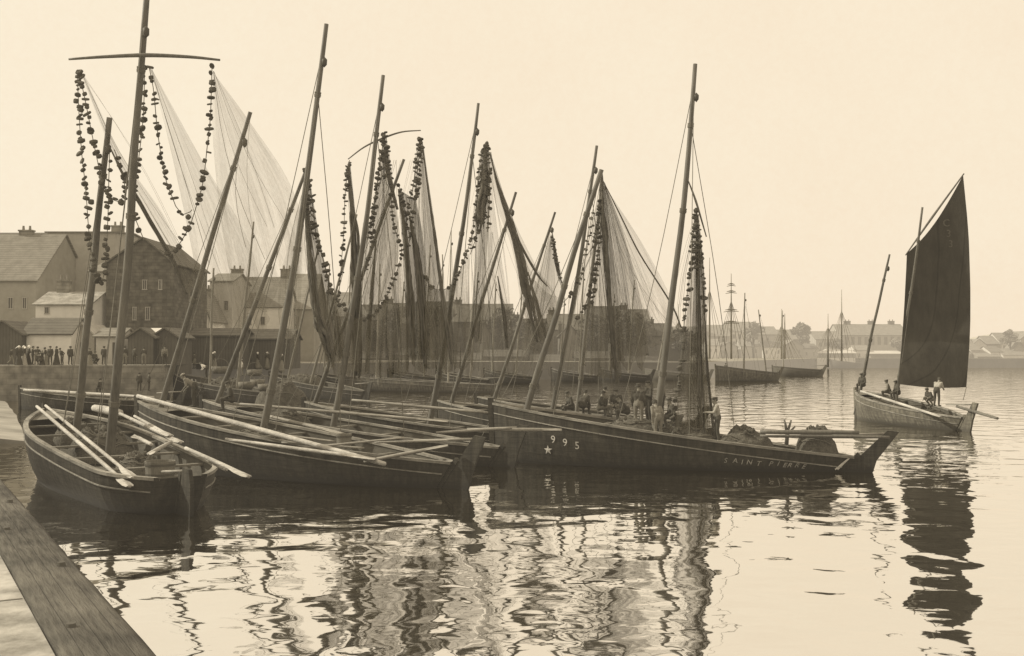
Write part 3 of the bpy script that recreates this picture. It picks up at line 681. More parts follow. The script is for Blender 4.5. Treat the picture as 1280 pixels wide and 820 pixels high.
for ch, px, py in (('C', 1183, 283), ('3', 1186, 296), ('3', 1188.5, 309)):
    vs, fs = text_mesh(ch, .62)
    o = W(px, py, DS - .35); mb.add([o + V((p.x, p.z + -.0, p.y)) for p in vs], fs)
mb.build('sail_number', M['sail_mark'], sail)
mb = MB(); mb.tube([W(1208, 484, DS - .8), W(1204, 500, DS - 3.4)], .02, 4); mb.build('sheet_rope', M['rope'], sail)

# ------------------------------------------------------------------ oars, spars
def oar(p0, p1, label, m='oar', r=.045, blade=1, name='oar', cat='oar', group=None):
    p0, p1 = V(p0), V(p1); d = (p1 - p0); Ln = d.length; d.normalize()
    rt = root(name, label, cat, p0.lerp(p1, .5) - V((0, 0, r)), 0, group)
    nseg = 12; q = [p0.lerp(p1, i / nseg) for i in range(nseg + 1)]
    mb = MB(); mb.tube(q, [r * (1 + .25 * math.sin(math.pi * i / nseg)) for i in range(nseg + 1)], 8); mb.build('shaft', M[m], rt, True)
    if blade:
        a_ = V((0, 0, 1)).cross(d).normalized(); mb = MB(); bl = min(1.3, Ln * .3); nn = 8; rows = []
        up = d.cross(a_)
        for i in range(nn + 1):
            t = i / nn; c = p1 - d * (bl * (1 - t)); w_ = r + .10 * min(1, t * 2.2) if t < .99 else .1
            rows.append([c - a_ * w_ - up * .006, c - a_ * w_ * .3 + up * .03, c + a_ * w_ * .3 + up * .03, c + a_ * w_ - up * .006, c - up * .025, c - a_ * w_ - up * .006])
        mb.grid(rows); mb.build('blade', M[m], rt)
    return rt
oar(W(172, 495, 39.5), W(481, 580, 31.9), 'very long pale spar laid slantwise over the second boat from left', r=.075, blade=0, name='spar', cat='spar')
oar(W(46, 508, 36.5), W(162, 608, 27.6), 'long pale oar crossing the left boat, its blade end lowest', r=.05)
oar(W(57, 507, 36.6), W(167, 597, 28.0), 'long pale oar in the left boat, upper of the crossed pair', r=.045)
oar(W(150, 517, 34.5), W(226, 553, 30.5), 'pale oar on the far gunwale of the left boat near the mast', r=.05)
oar(W(168, 520, 34), W(213, 545, 31), 'short pale oar beside the mast in the left boat', r=.04)
oar(W(190, 556, 30.4), W(168, 545, 31.2), 'flat pale board lying on nets in the left boat', r=.05)
oar(W(215, 552, 29.8), W(185, 568, 29.3), 'broad pale oar blade lying above the tub', r=.05)
oar(W(232, 560, 29.0), W(311, 596, 27.2), 'pale oar sticking out over the stern of the left boat', r=.05)
oar(W(262, 576, 28.6), W(283, 588, 28.0), 'stub of an oar next to the leftmost rudder', r=.04, blade=0)
oar(W(118, 510, 37), W(150, 516, 35), 'pale rolled bundle end near the mainmast of the left boat', r=.12, blade=0, name='rolled_canvas', cat='canvas roll')
oar(W(282, 549, 34.2), W(470, 574, 31.9), 'pale oar lying along the near gunwale of the second boat', r=.05)
oar(W(335, 520, 38.0), W(432, 543, 36.0), 'grey oar lying inside the second boat behind the long spar', 'oar_mid', r=.05)
oar(W(300, 505, 41.5), W(560, 527, 40.0), 'long grey sweep lying in the third boat from left', 'oar_mid', r=.05)
oar(W(440, 500, 45.0), W(620, 517, 43.0), 'grey spar lying along the boat behind the third one', 'oar_mid', r=.05, blade=0, name='spar', cat='spar')
oar(W(545, 541, 37.8), W(640, 535, 38.0), 'bleached oar shaft resting between two hulls left of the 995', 'oar_mid', r=.045, blade=0)
oar(W(608, 537, 38.5), W(702, 537.5, 38.9), 'pale oar whose broad blade points to the 995', 'oar_mid', r=.06)
oar(W(455, 577, 33.5), W(560, 557, 33.2), 'pale oar at the stern of the spar boat', 'oar_mid', r=.05)
oar(W(950, 540, 38.4), W(1074, 540.5, 37.6), 'thick dark spar above the SAINT PIERRE stern, upper one', 'mast', r=.07, blade=0, name='spar', cat='spar')
oar(W(950, 545, 38.6), W(1112, 546.5, 37.6), 'thinner dark spar above the SAINT PIERRE stern, lower one', 'mast', r=.05, blade=0, name='spar', cat='spar')
oar(W(1076, 489, 66.5), W(1176, 521, 58.2), 'pale oar slanting down along the side of the sailing boat', r=.07)
oar(W(1196, 508, 58.5), W(1247, 523, 54.5), 'dark steering oar reaching out behind the sailing boat', 'mast', r=.07)
oar(W(30, 487.5, 79), W(192, 497, 75), 'pale pole on the boat under the quay wall', r=.10, blade=0, name='pole', cat='pole')
for i, (x0, y0, x1, y1, D) in enumerate(((352, 553, 455, 560, 34.6), (372, 561, 505, 547, 34.2), (468, 553, 572, 550, 34.0), (330, 541, 420, 552, 35.5))):
    oar(W(x0, y0, D), W(x1, y1, D - .5), ('grey lath crossing inside the spar boat, lowest of four', 'grey lath slanting upward at the spar boat stern', 'grey lath pointing at the rudder head of the spar boat', 'grey lath nearest the second mainmast')[i], 'oar_mid', r=.03, blade=0, name='lath', cat='lath')

# ------------------------------------------------------------------ drying nets with cork floats
fb = MB(); nn = 8; rows = []
for h, r_ in ((-.5, .0), (-.5, .75), (-.3, 1.0), (.3, 1.0), (.5, .75), (.5, .0)):
    rows.append([V((r_ * math.cos(2 * math.pi * k / nn), r_ * math.sin(2 * math.pi * k / nn), h)) for k in range(nn + 1)])
fb.grid(rows)
FLOATS = []
for var_ in range(4):
    rr_ = random.Random(var_); f2 = MB(); f2.f = list(fb.f); f2.v = [V((p.x * (1, .8, 1.05, .7)[var_] + .12 * mnoise.noise(p * 2 + V((var_, 0, 0))), p.y * (1, 1.1, .75, .8)[var_], p.z * (1, 1.3, .8, 1.9)[var_] + .2 * mnoise.noise(p * 1.5 + V((0, var_ * 3, 0))))) for p in fb.v]
    _t = f2.build('cork_float', M['cork']); FLOATS.append(_t.data); bpy.data.objects.remove(_t)
def lerp_path(P, v):
    f = v * (len(P) - 1); i = min(int(f), len(P) - 2); return P[i].lerp(P[i + 1], f - i)
def net(label, D, strings=(), veils=(), bundles=(), strands=(), skirts=(), frad=.115, fthick=.06, step=.14, top=None):
    allp = [q for s_ in strings for q in s_] or [q for b_ in bundles for q in b_[0]]
    tp = top or min(allp, key=lambda q: q[1])
    rt = root('fishing_net', label, 'fishing net', W(tp[0], tp[1], D), 0, 'nets hung up to dry from the masts')
    mi = MINV[rt.name]; rnd = random.Random(int(D * 100) + len(allp))
    def wp(q, j=0.0): return W(q[0], q[1], (q[2] if len(q) > 2 else D) + (rnd.uniform(-j, j) if j else 0))
    cnt = 0; rest = MB()
    for s_ in strings:
        P = smooth_path([wp(q) for q in s_], 6)
        mb = MB(); mb.tube(resample(P, .35) + [P[-1]], .014, 4); mb.build('float_line', M['rope'], rt)
        Q = resample(P, step)
        for i, p in enumerate(Q[:-1]):
            if rnd.random() < .07 or mnoise.noise(V((i * .23, D, 0))) > .62: continue
            d = (Q[i + 1] - p).normalized()
            k = rnd.uniform(.6, 1.25)
            q = d.to_track_quat('Z', 'Y').to_matrix().to_4x4()
            tilt = Matrix.Rotation(rnd.gauss(0, .4), 4, 'X') @ Matrix.Rotation(rnd.gauss(0, .4), 4, 'Y')
            m4 = Matrix.Translation(p + V((rnd.gauss(0, .03), rnd.gauss(0, .04), rnd.gauss(0, .05)))) @ q @ tilt @ Matrix.Diagonal((frad * k, frad * k, fthick * rnd.uniform(.8, 1.4), 1)) 
            if cnt < 100:
                o = bpy.data.objects.new('cork_float', rnd.choice(FLOATS)); C.objects.link(o); o.parent = rt; o.matrix_basis = mi @ m4; cnt += 1
            else:
                for f in (rnd.choice(FLOATS),): rest.add([m4 @ v.co for v in f.vertices], [tuple(pp.vertices) for pp in f.polygons])
    if rest.v:
        o = rest.build('cork_float', M['cork'], rt); o['kind'] = 'stuff'
    for left, right, mt, depth in veils:
        Lp, Rp = smooth_path([wp(q) for q in left], 6), smooth_path([wp(q) for q in right], 6)
        nu, nv = 40, 24; rows = []; ph = rnd.uniform(0, 20)
        for i in range(nv + 1):
            v_ = i / nv; a_, b_ = lerp_path(Lp, v_), lerp_path(Rp, v_); r_ = []
            for k in range(nu + 1):
                u = k / nu; p = a_.lerp(b_, u)
                f = mnoise.noise(V((u * 7 + ph, v_ * .8, 0))) + .5 * mnoise.noise(V((u * 18 + ph, v_ * 1.5, 3)))
                p.y += depth * f * min(1, v_ * 3 + .1)
                p.z -= .25 * math.sin(math.pi * u) * v_ * ((b_ - a_).length * .15)
                if 0 < k < nu: p.x += depth * .3 * mnoise.noise(V((u * 11 + ph, v_ * 1.3, 9))) * v_
                if i == nv: p.z += .6 * mnoise.noise(V((u * 6 + ph, 1, 5)))
                r_.append(p)
            rows.append(r_)
        mb = MB(); mb.grid(rows, True); mb.build('net_veil', M[mt], rt, True)
    for path, yb_, mt in skirts:
        P = smooth_path([wp(q) for q in path], 8); n = len(P); zb_ = W(0, yb_, D).z; rows = []; ph = rnd.uniform(0, 30)
        for i in range(17):
            v_ = i / 16; r_ = []
            for k in range(n):
                p = P[k].copy(); p.z = p.z + (zb_ + .7 * mnoise.noise(V((k * .22 + ph, 0, 2))) - p.z) * v_
                p.x += (.35 * mnoise.noise(V((k * .25 + ph, v_ * 1.2, 0))) + (P[k].x - P[n // 2].x) * .15) * v_; p.y += .5 * mnoise.noise(V((k * .3 + ph, v_, 6))) * min(1, v_ * 3)
                r_.append(p)
            rows.append(r_)
        mb = MB(); mb.grid(rows, True); mb.build('net_skirt', M[mt], rt, True)
    for path, r in bundles:
        P = smooth_path([wp(q) for q in path], 6); n = len(P)
        if not isinstance(r, (tuple, list)): r = (r, r)
        rad = []
        for i in range(n):
            t = i / (n - 1) * (len(r) - 1); k = min(int(t), len(r) - 2); rad.append((r[k] + (r[k + 1] - r[k]) * (t - k)) * .72)
        mb = MB()             # gathered folds of different lengths lying side by side
        for c_ in range(9):
            ang = c_ * 2.4 + rnd.random(); q0 = rnd.uniform(.1, 1.0); pp = []; end = n if c_ < 4 else int(n * rnd.uniform(.72, 1.0)); rr_ = []
            for i in range(end):
                t = i / (n - 1); sp_ = .45 + .75 * t
                o = V((math.cos(ang + i * .05), .8 * math.sin(ang + i * .05), 0)) * rad[i] * q0 * sp_
                pp.append(P[i] + o + V((mnoise.noise(V((i * .35, c_ * 7, D))), mnoise.noise(V((i * .35, c_ * 5, D + 9))), 0)) * rad[i] * .6)
                rr_.append(max(.008, rad[i] * .34 * (1 + .5 * mnoise.noise(V((i * .45, c_ * 3, D)))) * (1 if t < .8 else 1 - (t - .8) * 3.2)))
            if len(pp) > 2: mb.tube(pp, rr_, 7)
        mb.build('gathered_net', M['bundle'], rt, True)
        mb = MB()
        for c_ in range(10):
            pp = []; a0 = rnd.uniform(0, 6.28); k0 = rnd.uniform(.7, 1.5)
            for i in range(n): pp.append(P[i] + V((math.cos(a0 + i * .07), math.sin(a0), 0)) * rad[i] * k0 * (.6 + .6 * i / n))
            mb.tube(pp, .008, 3, cap=False)
        mb.build('net_strand', M['net'], rt); bpy.context.scene.objects
    for tl, tr, bl, br, cnt_ in strands:
        mb = MB()
        for c_ in range(int(cnt_ * .35)):
            u, u2 = rnd.random(), rnd.random(); u2 = u * .75 + u2 * .25
            a_, b_ = wp(tl).lerp(wp(tr), u), wp(bl).lerp(wp(br), u2); b_.z += rnd.uniform(-.4, .8); dy = rnd.uniform(-.5, .5); sag = rnd.uniform(-.25, .7)
            pts = [a_.lerp(b_, k / 7) + V((0, dy * k / 7, 0)) - V((1, 0, 0)) * sag * math.sin(math.pi * k / 7) for k in range(8)]
            mb.tube(pts, rnd.choice((.0035, .005, .008)), 3, cap=False)
        mb.build('net_strand', M['net'], rt)
    return rt

net('net at the left end of the long yard, its float strings reaching the huts', 33.2,
    strings=[[(97, 88), (98, 128), (102, 190), (107, 235), (111, 289), (115, 320), (120, 345), (126, 354), (131, 340), (133, 307), (135, 270), (136, 225), (137, 190)],
             [(99, 91), (107, 128), (118, 183), (126, 219), (134, 243), (143, 253), (153, 250), (157, 238), (152, 215), (143, 187)]],
    veils=[([(101, 92), (140, 190), (168, 245), (212, 318), (233, 366)], [(104, 92), (150, 190), (200, 262), (232, 320), (250, 335)], 'veil_thin', .25)],
    bundles=[([(137, 183), (150, 210), (168, 242), (212, 318), (234, 368)], (.03, .07, .10, .09, .08))],
    strands=[((100, 92), (103, 92), (205, 312), (240, 330), 9)], step=.165)
net('sparse net at the middle of the long yard with one float string swung right', 32.6,
    strings=[[(181, 82), (179, 146), (173, 201), (166, 256), (168, 270), (180, 300)],
             [(186, 82), (192, 113), (197, 165), (206, 220), (214, 243), (221, 260), (232, 271), (240, 262)]],
    veils=[([(187, 84), (212, 180), (236, 290), (256, 400)], [(192, 90), (255, 205), (310, 300), (338, 405)], 'veil_thin', .3)],
    strands=[((187, 84), (190, 84), (240, 330), (300, 345), 10)], step=.165)
net('sparse net at the right end of the long yard, its floats curving under', 32.4,
    strings=[[(265, 84), (263, 146), (259, 183), (254, 227), (247, 252), (240, 275), (230, 296), (214, 317), (200, 312)]],
    veils=[([(266, 88), (268, 180), (280, 290), (300, 400)], [(268, 92), (318, 160), (366, 236), (392, 330)], 'veil_thin', .3)],
    strands=[((266, 88), (268, 90), (290, 330), (380, 290), 12), ((312, 150), (314, 150), (300, 330), (380, 300), 6)], step=.165)
net('dark gathered net with floats hanging just right of the tall second mainmast', 37.0,
    strings=[[(384, 214), (387, 233), (391, 257), (395, 293), (400, 312), (406, 331), (411, 352), (419, 371), (430, 387), (440, 395)], [(382, 210), (385, 245), (387, 275), (392, 300)]],
    veils=[([(383, 220), (384, 280), (390, 330), (396, 400), (410, 455)], [(387, 222), (400, 300), (412, 350), (425, 395), (432, 440)], 'veil_dense', .2)],
    bundles=[([(383, 218), (384, 280), (389, 334), (395, 387), (405, 419), (416, 455)], (.08, .2, .24, .24, .26, .14))], step=.165)
net('column of dark net with floats under the left tip of the thin bowed yard', 43.6,
    strings=[[(436, 203), (433, 225), (431, 250), (430, 285), (428, 312), (426, 339), (424, 363), (420, 385), (415, 402)], [(437, 200), (435, 215), (436, 240)]],
    veils=[([(434, 205), (440, 285), (440, 365), (440, 465)], [(438, 205), (446, 285), (452, 365), (452, 470)], 'veil_dense', .2)],
    bundles=[([(436, 204), (439, 250), (442, 285), (445, 365), (446, 470)], (.06, .16, .2, .3, .18))], step=.165)
net('floated net under the middle of the thin bowed yard, looping low to the right', 43.3,
    strings=[[(480, 168), (477, 190), (473, 220), (469, 250), (466, 290), (462, 320), (455, 345)], [(481, 172), (475, 200), (470, 240), (463, 285), (458, 305)],
             [(483, 172), (485, 195), (488, 220), (489, 250), (493, 285), (502, 310), (499, 330), (491, 352), (485, 367), (474, 385), (463, 395), (448, 398)], [(482, 165), (479, 195), (480, 215), (484, 232)]],
    veils=[([(479, 178), (468, 240), (455, 310), (446, 385)], [(486, 182), (492, 240), (500, 310), (480, 385)], 'veil_mid', .3)],
    bundles=[([(481, 172), (482, 200), (487, 225), (497, 262)], (.05, .15, .12, .06))],
    skirts=[([(506, 312), (499, 332), (491, 352), (485, 367), (474, 385), (463, 395), (448, 398), (430, 388), (419, 372)], 468, 'veil_mid')],
    strands=[((478, 200), (490, 230), (440, 400), (500, 350), 36)], step=.19)
net('brownish curtain of net behind the looping floats, reaching down to the far boats', 46.5, strings=[],
    veils=[([(479, 190), (466, 280), (452, 380), (440, 472)], [(483, 190), (494, 280), (504, 380), (508, 470)], 'veil_thin', .5), ([(520, 190), (512, 280), (506, 380), (506, 470)], [(527, 190), (540, 290), (556, 380), (566, 470)], 'veil_thin', .5)],
    bundles=[([(470, 300), (466, 350), (462, 400), (458, 465)], (.05, .1, .12, .1))], strands=[((478, 200), (530, 200), (445, 470), (560, 470), 30)], top=(481, 190))
net('loose brownish net between the slanting masts right of the middle mainmast', 50.5, strings=[],
    veils=[([(605, 200), (600, 290), (590, 380), (580, 468)], [(611, 200), (622, 290), (636, 380), (648, 466)], 'veil_thin', .5), ([(687, 296), (670, 350), (654, 410), (640, 466)], [(691, 296), (694, 350), (692, 410), (688, 466)], 'veil_thin', .5)],
    bundles=[([(622, 345), (628, 380), (632, 410), (634, 435)], (.04, .1, .1, .05))], strands=[((606, 205), (611, 205), (580, 465), (648, 465), 20), ((687, 298), (691, 298), (640, 465), (690, 465), 20)], top=(608, 200))
net('big dark net of hanging folds under the right tip of the thin bowed yard', 43.8,
    strings=[[(527, 172), (523, 200), (520, 240), (516, 270), (514, 290), (508, 318)], [(524, 176), (520, 205), (517, 230), (510, 260), (505, 300)], [(499, 232), (503, 250), (508, 275), (513, 300)], [(525, 174), (527, 195), (524, 215), (521, 250)]],
    veils=[([(497, 236), (504, 290), (508, 370), (508, 455)], [(520, 250), (528, 290), (533, 350), (534, 440)], 'veil_dense', .4),
           ([(526, 180), (528, 260), (530, 340), (528, 440)], [(530, 185), (543, 280), (556, 370), (566, 455)], 'veil_mid', .3)],
    bundles=[([(499, 236), (507, 300), (512, 370), (516, 448)], (.1, .22, .24, .1)), ([(512, 270), (521, 320), (527, 387), (531, 455)], (.06, .22, .2, .08)), ([(528, 180), (535, 235), (543, 290), (552, 360), (562, 430), (565, 455)], (.03, .07, .09, .1, .12, .06))],
    strands=[((520, 182), (530, 182), (505, 455), (575, 455), 40)], step=.19)
net('net thick with floats hugging the middle mainmast, loop of corks at lower left', 45.6,
    strings=[[(604, 186), (598, 215), (596, 250), (590, 293), (582, 320), (574, 340), (566, 355), (556, 362), (545, 362), (534, 352), (528, 341)],
             [(609, 176), (606, 200), (603, 230), (601, 262), (597, 290), (588, 318)], [(610, 178), (611, 200), (612, 230), (611, 265), (609, 290)], [(606, 180), (602, 215), (600, 250), (598, 285)], [(608, 178), (608, 215), (607, 250), (604, 286)]],
    veils=[([(600, 190), (594, 260), (593, 330), (588, 420)], [(613, 190), (612, 260), (608, 330), (602, 430)], 'veil_mid', .3),
           ([(608, 190), (618, 250), (640, 310), (652, 380), (668, 432)], [(614, 195), (640, 270), (672, 335), (690, 360), (700, 385)], 'veil_thin', .3)],
    bundles=[([(612, 190), (622, 230), (636, 272), (649, 318), (661, 374), (674, 428)], (.04, .1, .17, .2, .28, .2)), ([(636, 272), (652, 308), (671, 342), (684, 358)], (.06, .07, .06, .03)), ([(606, 180), (606, 220), (601, 265), (598, 292)], (.08, .24, .3, .1))],
    skirts=[([(586, 316), (574, 340), (566, 355), (556, 362), (545, 362), (534, 352), (527, 338)], 462, 'veil_mid'), ([(700, 372), (684, 366), (668, 350), (655, 345)], 440, 'veil_thin')],
    strands=[((604, 190), (612, 190), (588, 430), (640, 440), 34), ((612, 190), (614, 190), (650, 400), (700, 380), 14), ((612, 290), (618, 290), (640, 410), (648, 430), 10)], step=.18)
net('small net with one short dark float string near the slanting thin foremast', 50.0,
    strings=[[(690, 290), (692, 305), (695, 325), (699, 345), (704, 360)], [(691, 296), (694, 318), (698, 340)]],
    veils=[([(688, 292), (676, 330), (668, 370), (660, 400)], [(691, 294), (696, 330), (702, 365), (706, 385)], 'veil_thin', .3)],
    bundles=[([(690, 290), (693, 310), (697, 335), (704, 362)], (.03, .09, .11, .05)), ([(660, 340), (668, 370), (676, 400), (684, 425)], (.05, .12, .14, .06))], step=.165)
net('wide gauzy net fanning out from the thick foremast of the 995 boat', 42.5,
    strings=[[(742, 268), (737, 295), (733, 315), (728, 340), (720, 360), (711, 371), (704, 378)], [(749, 262), (748, 300), (747, 330), (743, 360), (740, 385)], [(745, 330), (740, 352), (732, 380), (722, 397), (718, 408)], [(752, 240), (749, 260), (744, 290), (738, 318)]],
    veils=[([(750, 222), (748, 300), (740, 380), (738, 470)], [(754, 222), (764, 300), (774, 380), (776, 470)], 'veil_mid', .3),
           ([(754, 225), (770, 300), (782, 380), (782, 440)], [(758, 235), (800, 300), (838, 372), (856, 420)], 'veil_thin', .4),
           ([(752, 225), (756, 300), (760, 380), (765, 460)], [(756, 228), (782, 300), (802, 380), (812, 452)], 'veil_mid', .35),
           ([(746, 250), (730, 330), (712, 400), (700, 460)], [(750, 250), (748, 330), (742, 400), (738, 465)], 'veil_thin', .3)],
    bundles=[([(752, 215), (753, 260), (759, 330), (764, 400), (772, 480)], (.08, .2, .16, .1, .07)), ([(754, 226), (775, 268), (800, 318), (838, 378), (852, 410)], (.02, .03, .035, .035, .02))],
    strands=[((750, 225), (757, 230), (738, 470), (815, 450), 60), ((754, 228), (757, 232), (800, 440), (855, 415), 26), ((745, 300), (750, 300), (700, 430), (740, 450), 24)], step=.19)
net('tall narrow net hanging straight like a pillar beside the SAINT PIERRE mainmast', 39.7,
    strings=[[(869, 262), (866, 300), (863, 335), (859, 370), (855, 410), (851, 450), (846, 490), (841, 525), (838, 540)], [(871, 262), (874, 290), (878, 325), (880, 360), (881, 400)], [(870, 264), (870, 300), (868, 335)], [(872, 275), (871, 310), (871, 345)]],
    veils=[([(869, 270), (862, 350), (852, 450), (842, 542)], [(874, 270), (881, 350), (885, 450), (893, 545)], 'veil_mid', .25),
           ([(870, 270), (868, 350), (862, 450), (858, 545)], [(873, 270), (877, 350), (882, 450), (888, 545)], 'veil_mid', .35)],
    bundles=[([(871, 266), (872, 320), (874, 400), (875, 470), (877, 545)], (.05, .09, .12, .12, .12)), ([(873, 300), (880, 380), (884, 460), (892, 548)], (.03, .04, .05, .06))],
    strands=[((869, 268), (874, 268), (840, 545), (894, 548), 44)], step=.205, frad=.12)
net('grey net drooping between the spar boat masts and the white house', 44.0,
    strings=[], veils=[([(362, 300), (352, 340), (348, 380), (352, 420)], [(378, 240), (378, 310), (376, 370), (372, 440)], 'veil_thin', .3)],
    bundles=[([(384, 214), (372, 290), (362, 360), (352, 420)], (.03, .05, .06, .03))], strands=[((380, 225), (384, 225), (345, 430), (372, 450), 14)])

# ------------------------------------------------------------------ heaps, tubs, baskets
def heap(c, sx, sy, h, label, m='net_heap', name='net_heap', cat='net heap', group=None):
    mb = MB(); rnd = random.Random(label); rows = []
    n = 26
    for i in range(n + 1):
        r_ = []
        for k in range(n + 1):
            x, y = 2 * i / n - 1, 2 * k / n - 1; r2 = x * x + y * y
            z = h * max(-.05, (1 - r2) ** .6 if r2 < 1 else -.05)
            z *= 1 + .45 * mnoise.noise(V((x * 2.2, y * 2.2, len(label)))) + .25 * mnoise.noise(V((x * 6, y * 6, 3)))
            r_.append(V((c.x + sx * x * (1 + .1 * mnoise.noise(V((x, y, 7)))), c.y + sy * y, c.z + z + .05 * mnoise.noise(V((x * 12, y * 12, 1))))))
        rows.append(r_)
    mb.grid(rows); rt = root(name, label, cat, c, 0, group); mb.build('netting', M[m], rt, True)
    mb = MB()       # loose cords and corks over the heap
    for k in range(10):
        a_, rr = rnd.uniform(0, 6.28), rnd.uniform(.3, .85); pts = []
        for j in range(9):
            t = a_ + j * .22; x, y = rr * math.cos(t), rr * math.sin(t); pts.append(V((c.x + sx * x, c.y + sy * y, c.z + h * max(0, 1 - x * x - y * y) ** .6 * (1 + .45 * mnoise.noise(V((x * 2.2, y * 2.2, len(label))))) + .03)))
        mb.tube(pts, .018, 4)
    mb.build('cord', M['rope'], rt)
    for k in range(9):
        x, y = rnd.uniform(-.6, .6), rnd.uniform(-.6, .2); p = V((c.x + sx * x, c.y + sy * y, c.z + h * (1 - x * x - y * y) ** .6 + .05)); f = MB()
        f.tube([p - V((.04, 0, .01)), p + V((.04, .02, .02))], .07, 8); f.build('cork_float', M['cork'], rt)
    return rt
def boat_pt(b, t, y, dz=0.0): return b.wl(V((t * b.L, y, b.deckz(t) + dz)))
heap(boat_pt(A, .54, -.15), 1.1, 1.2, .95, 'large dark heap of netting amidships in the left boat')
heap(boat_pt(A, .3, -.3), .8, .9, .65, 'lower dark heap of netting aft in the left boat')
heap(boat_pt(A, .75, -.1), .7, .9, .8, 'dark netting heaped at the foremast of the left boat')
heap(W(930, 551, 39.3) - V((0, 0, .35)), 1.15, .6, .75, 'grey net heap on the 995 boat beside the man in the pale smock')
heap(W(1021, 556, 38.6) - V((0, 0, .3)), .78, .45, .9, 'tall rounded net heap near the SAINT PIERRE rudder')
heap(W(800, 532, 40.7) - V((0, 0, .35)), 1.5, .6, .6, 'low net heap under the standing fishermen')
heap(W(868, 545, 39.9) - V((0, 0, .35)), 1.1, .6, .7, 'net heap at the foot of the pillar-like net')
heap(boat_pt(B_, .55, 0), 1.5, .9, .5, 'dark heap of netting in the spar boat amidships')
heap(boat_pt(Cb, .7, 0), 1.4, .9, .8, 'net heap in the third boat near its foremast')
heap(W(352, 484, 62) - V((0, 0, 1.0)), 1.6, 1.2, 1.3, 'grey heap of gear beyond the second mainmast')
heap(boat_pt(Eb, .3, 0), 1.4, .7, .5, 'low heap under the seated men behind the 995 hull')
heap(boat_pt(G1, .45, -.2), 2.0, 1.0, 1.1, 'far net heap in the boat beyond the quay corner')
heap(boat_pt(G2, .6, 0), 2.2, 1.1, 1.1, 'far net heap in the boat by the white house')
heap(boat_pt(Sb, .66, 0), 1.3, .8, .55, 'dark gear heaped forward in the sailing boat')
heap(boat_pt(Sb, .3, -.3), 1.2, .7, .4, 'dark gear heaped aft in the sailing boat')
heap(boat_pt(Hb, .25, 0), 1.2, .7, .6, 'rounded tarpaulin heap in the low boat under the quay wall', 'mid_cloth', 'tarpaulin', 'tarpaulin')
def tub(c, r, h, label, m='tub'):
    rt = root('wooden_tub', label, 'tub', c)
    mb = MB(); n = 20; rows = []
    for rr, z in ((0, .02), (r * .9, 0.0), (r, h), (r * .93, h), (r * .84, .06), (0, .06)):
        rows.append([c + V((rr * math.cos(2 * math.pi * k / n), rr * math.sin(2 * math.pi * k / n), z)) for k in range(n + 1)])
    mb.grid(rows); mb.build('staves', M[m], rt)
    for z in (.22, .8):
        mb = MB(); rr = r * (.9 + .1 * z) + .006; mb.grid([[c + V((q * math.cos(2 * math.pi * k / n), q * math.sin(2 * math.pi * k / n), h * z + dz)) for k in range(n + 1)] for q, dz in ((rr, -.03), (rr + .008, -.03), (rr + .008, .03), (rr, .03))]); mb.build('hoop', M['iron'], rt)
    return rt
tub(W(200, 595, 29.6) - V((0, 0, .05)), .42, .48, 'round wooden tub at the stern of the left boat')
tub(W(430, 556, 34.9) - V((0, 0, .05)), .26, .42, 'small dark bucket inside the spar boat near its stern')
def basket(c, r, h, label):
    rt = root('wicker_basket', label, 'basket', c); mb = MB(); n = 16; rows = []
    for rr, z in ((0, .0), (r * .75, 0), (r * .95, h * .5), (r, h), (r * .92, h), (r * .7, .1), (0, .1)):
        rows.append([c + V((rr * math.cos(2 * math.pi * k / n), rr * math.sin(2 * math.pi * k / n) * .8, z)) for k in range(n + 1)])
    mb.grid(rows); mb.build('basket_body', M['basket'], rt, True)
    mb = MB(); mb.tube([c + V((r * math.cos(a_), 0, h + r * .9 * math.sin(a_))) for a_ in [math.pi * k / 8 for k in range(9)]], .02, 5); mb.build('handle', M['basket'], rt)
for i, (px, py, D, r) in enumerate(((308, 486, 60, .5), (322, 482, 62, .45), (333, 489, 58, .5), (275, 467, 94, .8), (318, 470, 92, .7))):
    c = W(px, py, D); basket(c, r, r * .8, ('wicker basket left of the second mainmast, nearest the third mast', 'wicker basket left of the second mainmast, farther back', 'wicker basket touching the second mainmast in view', 'far basket beside the man in the white shirt', 'far basket beyond the third mast')[i])
# crutch with three prongs standing on the 995 boat
rt = root('wooden_crutch', 'dark forked wooden prop standing between the two net heaps at the stern', 'forked prop', W(985, 556, 38.6))
mb = MB(); mb.tube([W(983, 556, 38.6), W(984, 545, 38.6), W(983, 538, 38.6)], [.08, .07, .06], 7); mb.build('post', M['mast'], rt, True)
for a_ in ([(983, 540), (982, 531), (980, 524)], [(984, 541), (987, 532), (989, 525)], [(984, 544), (989, 538), (994, 533)]):
    mb = MB(); mb.tube([W(x, y, 38.6) for x, y in a_], [.055, .045, .03], 6); mb.build('prong', M['mast'], rt, True)

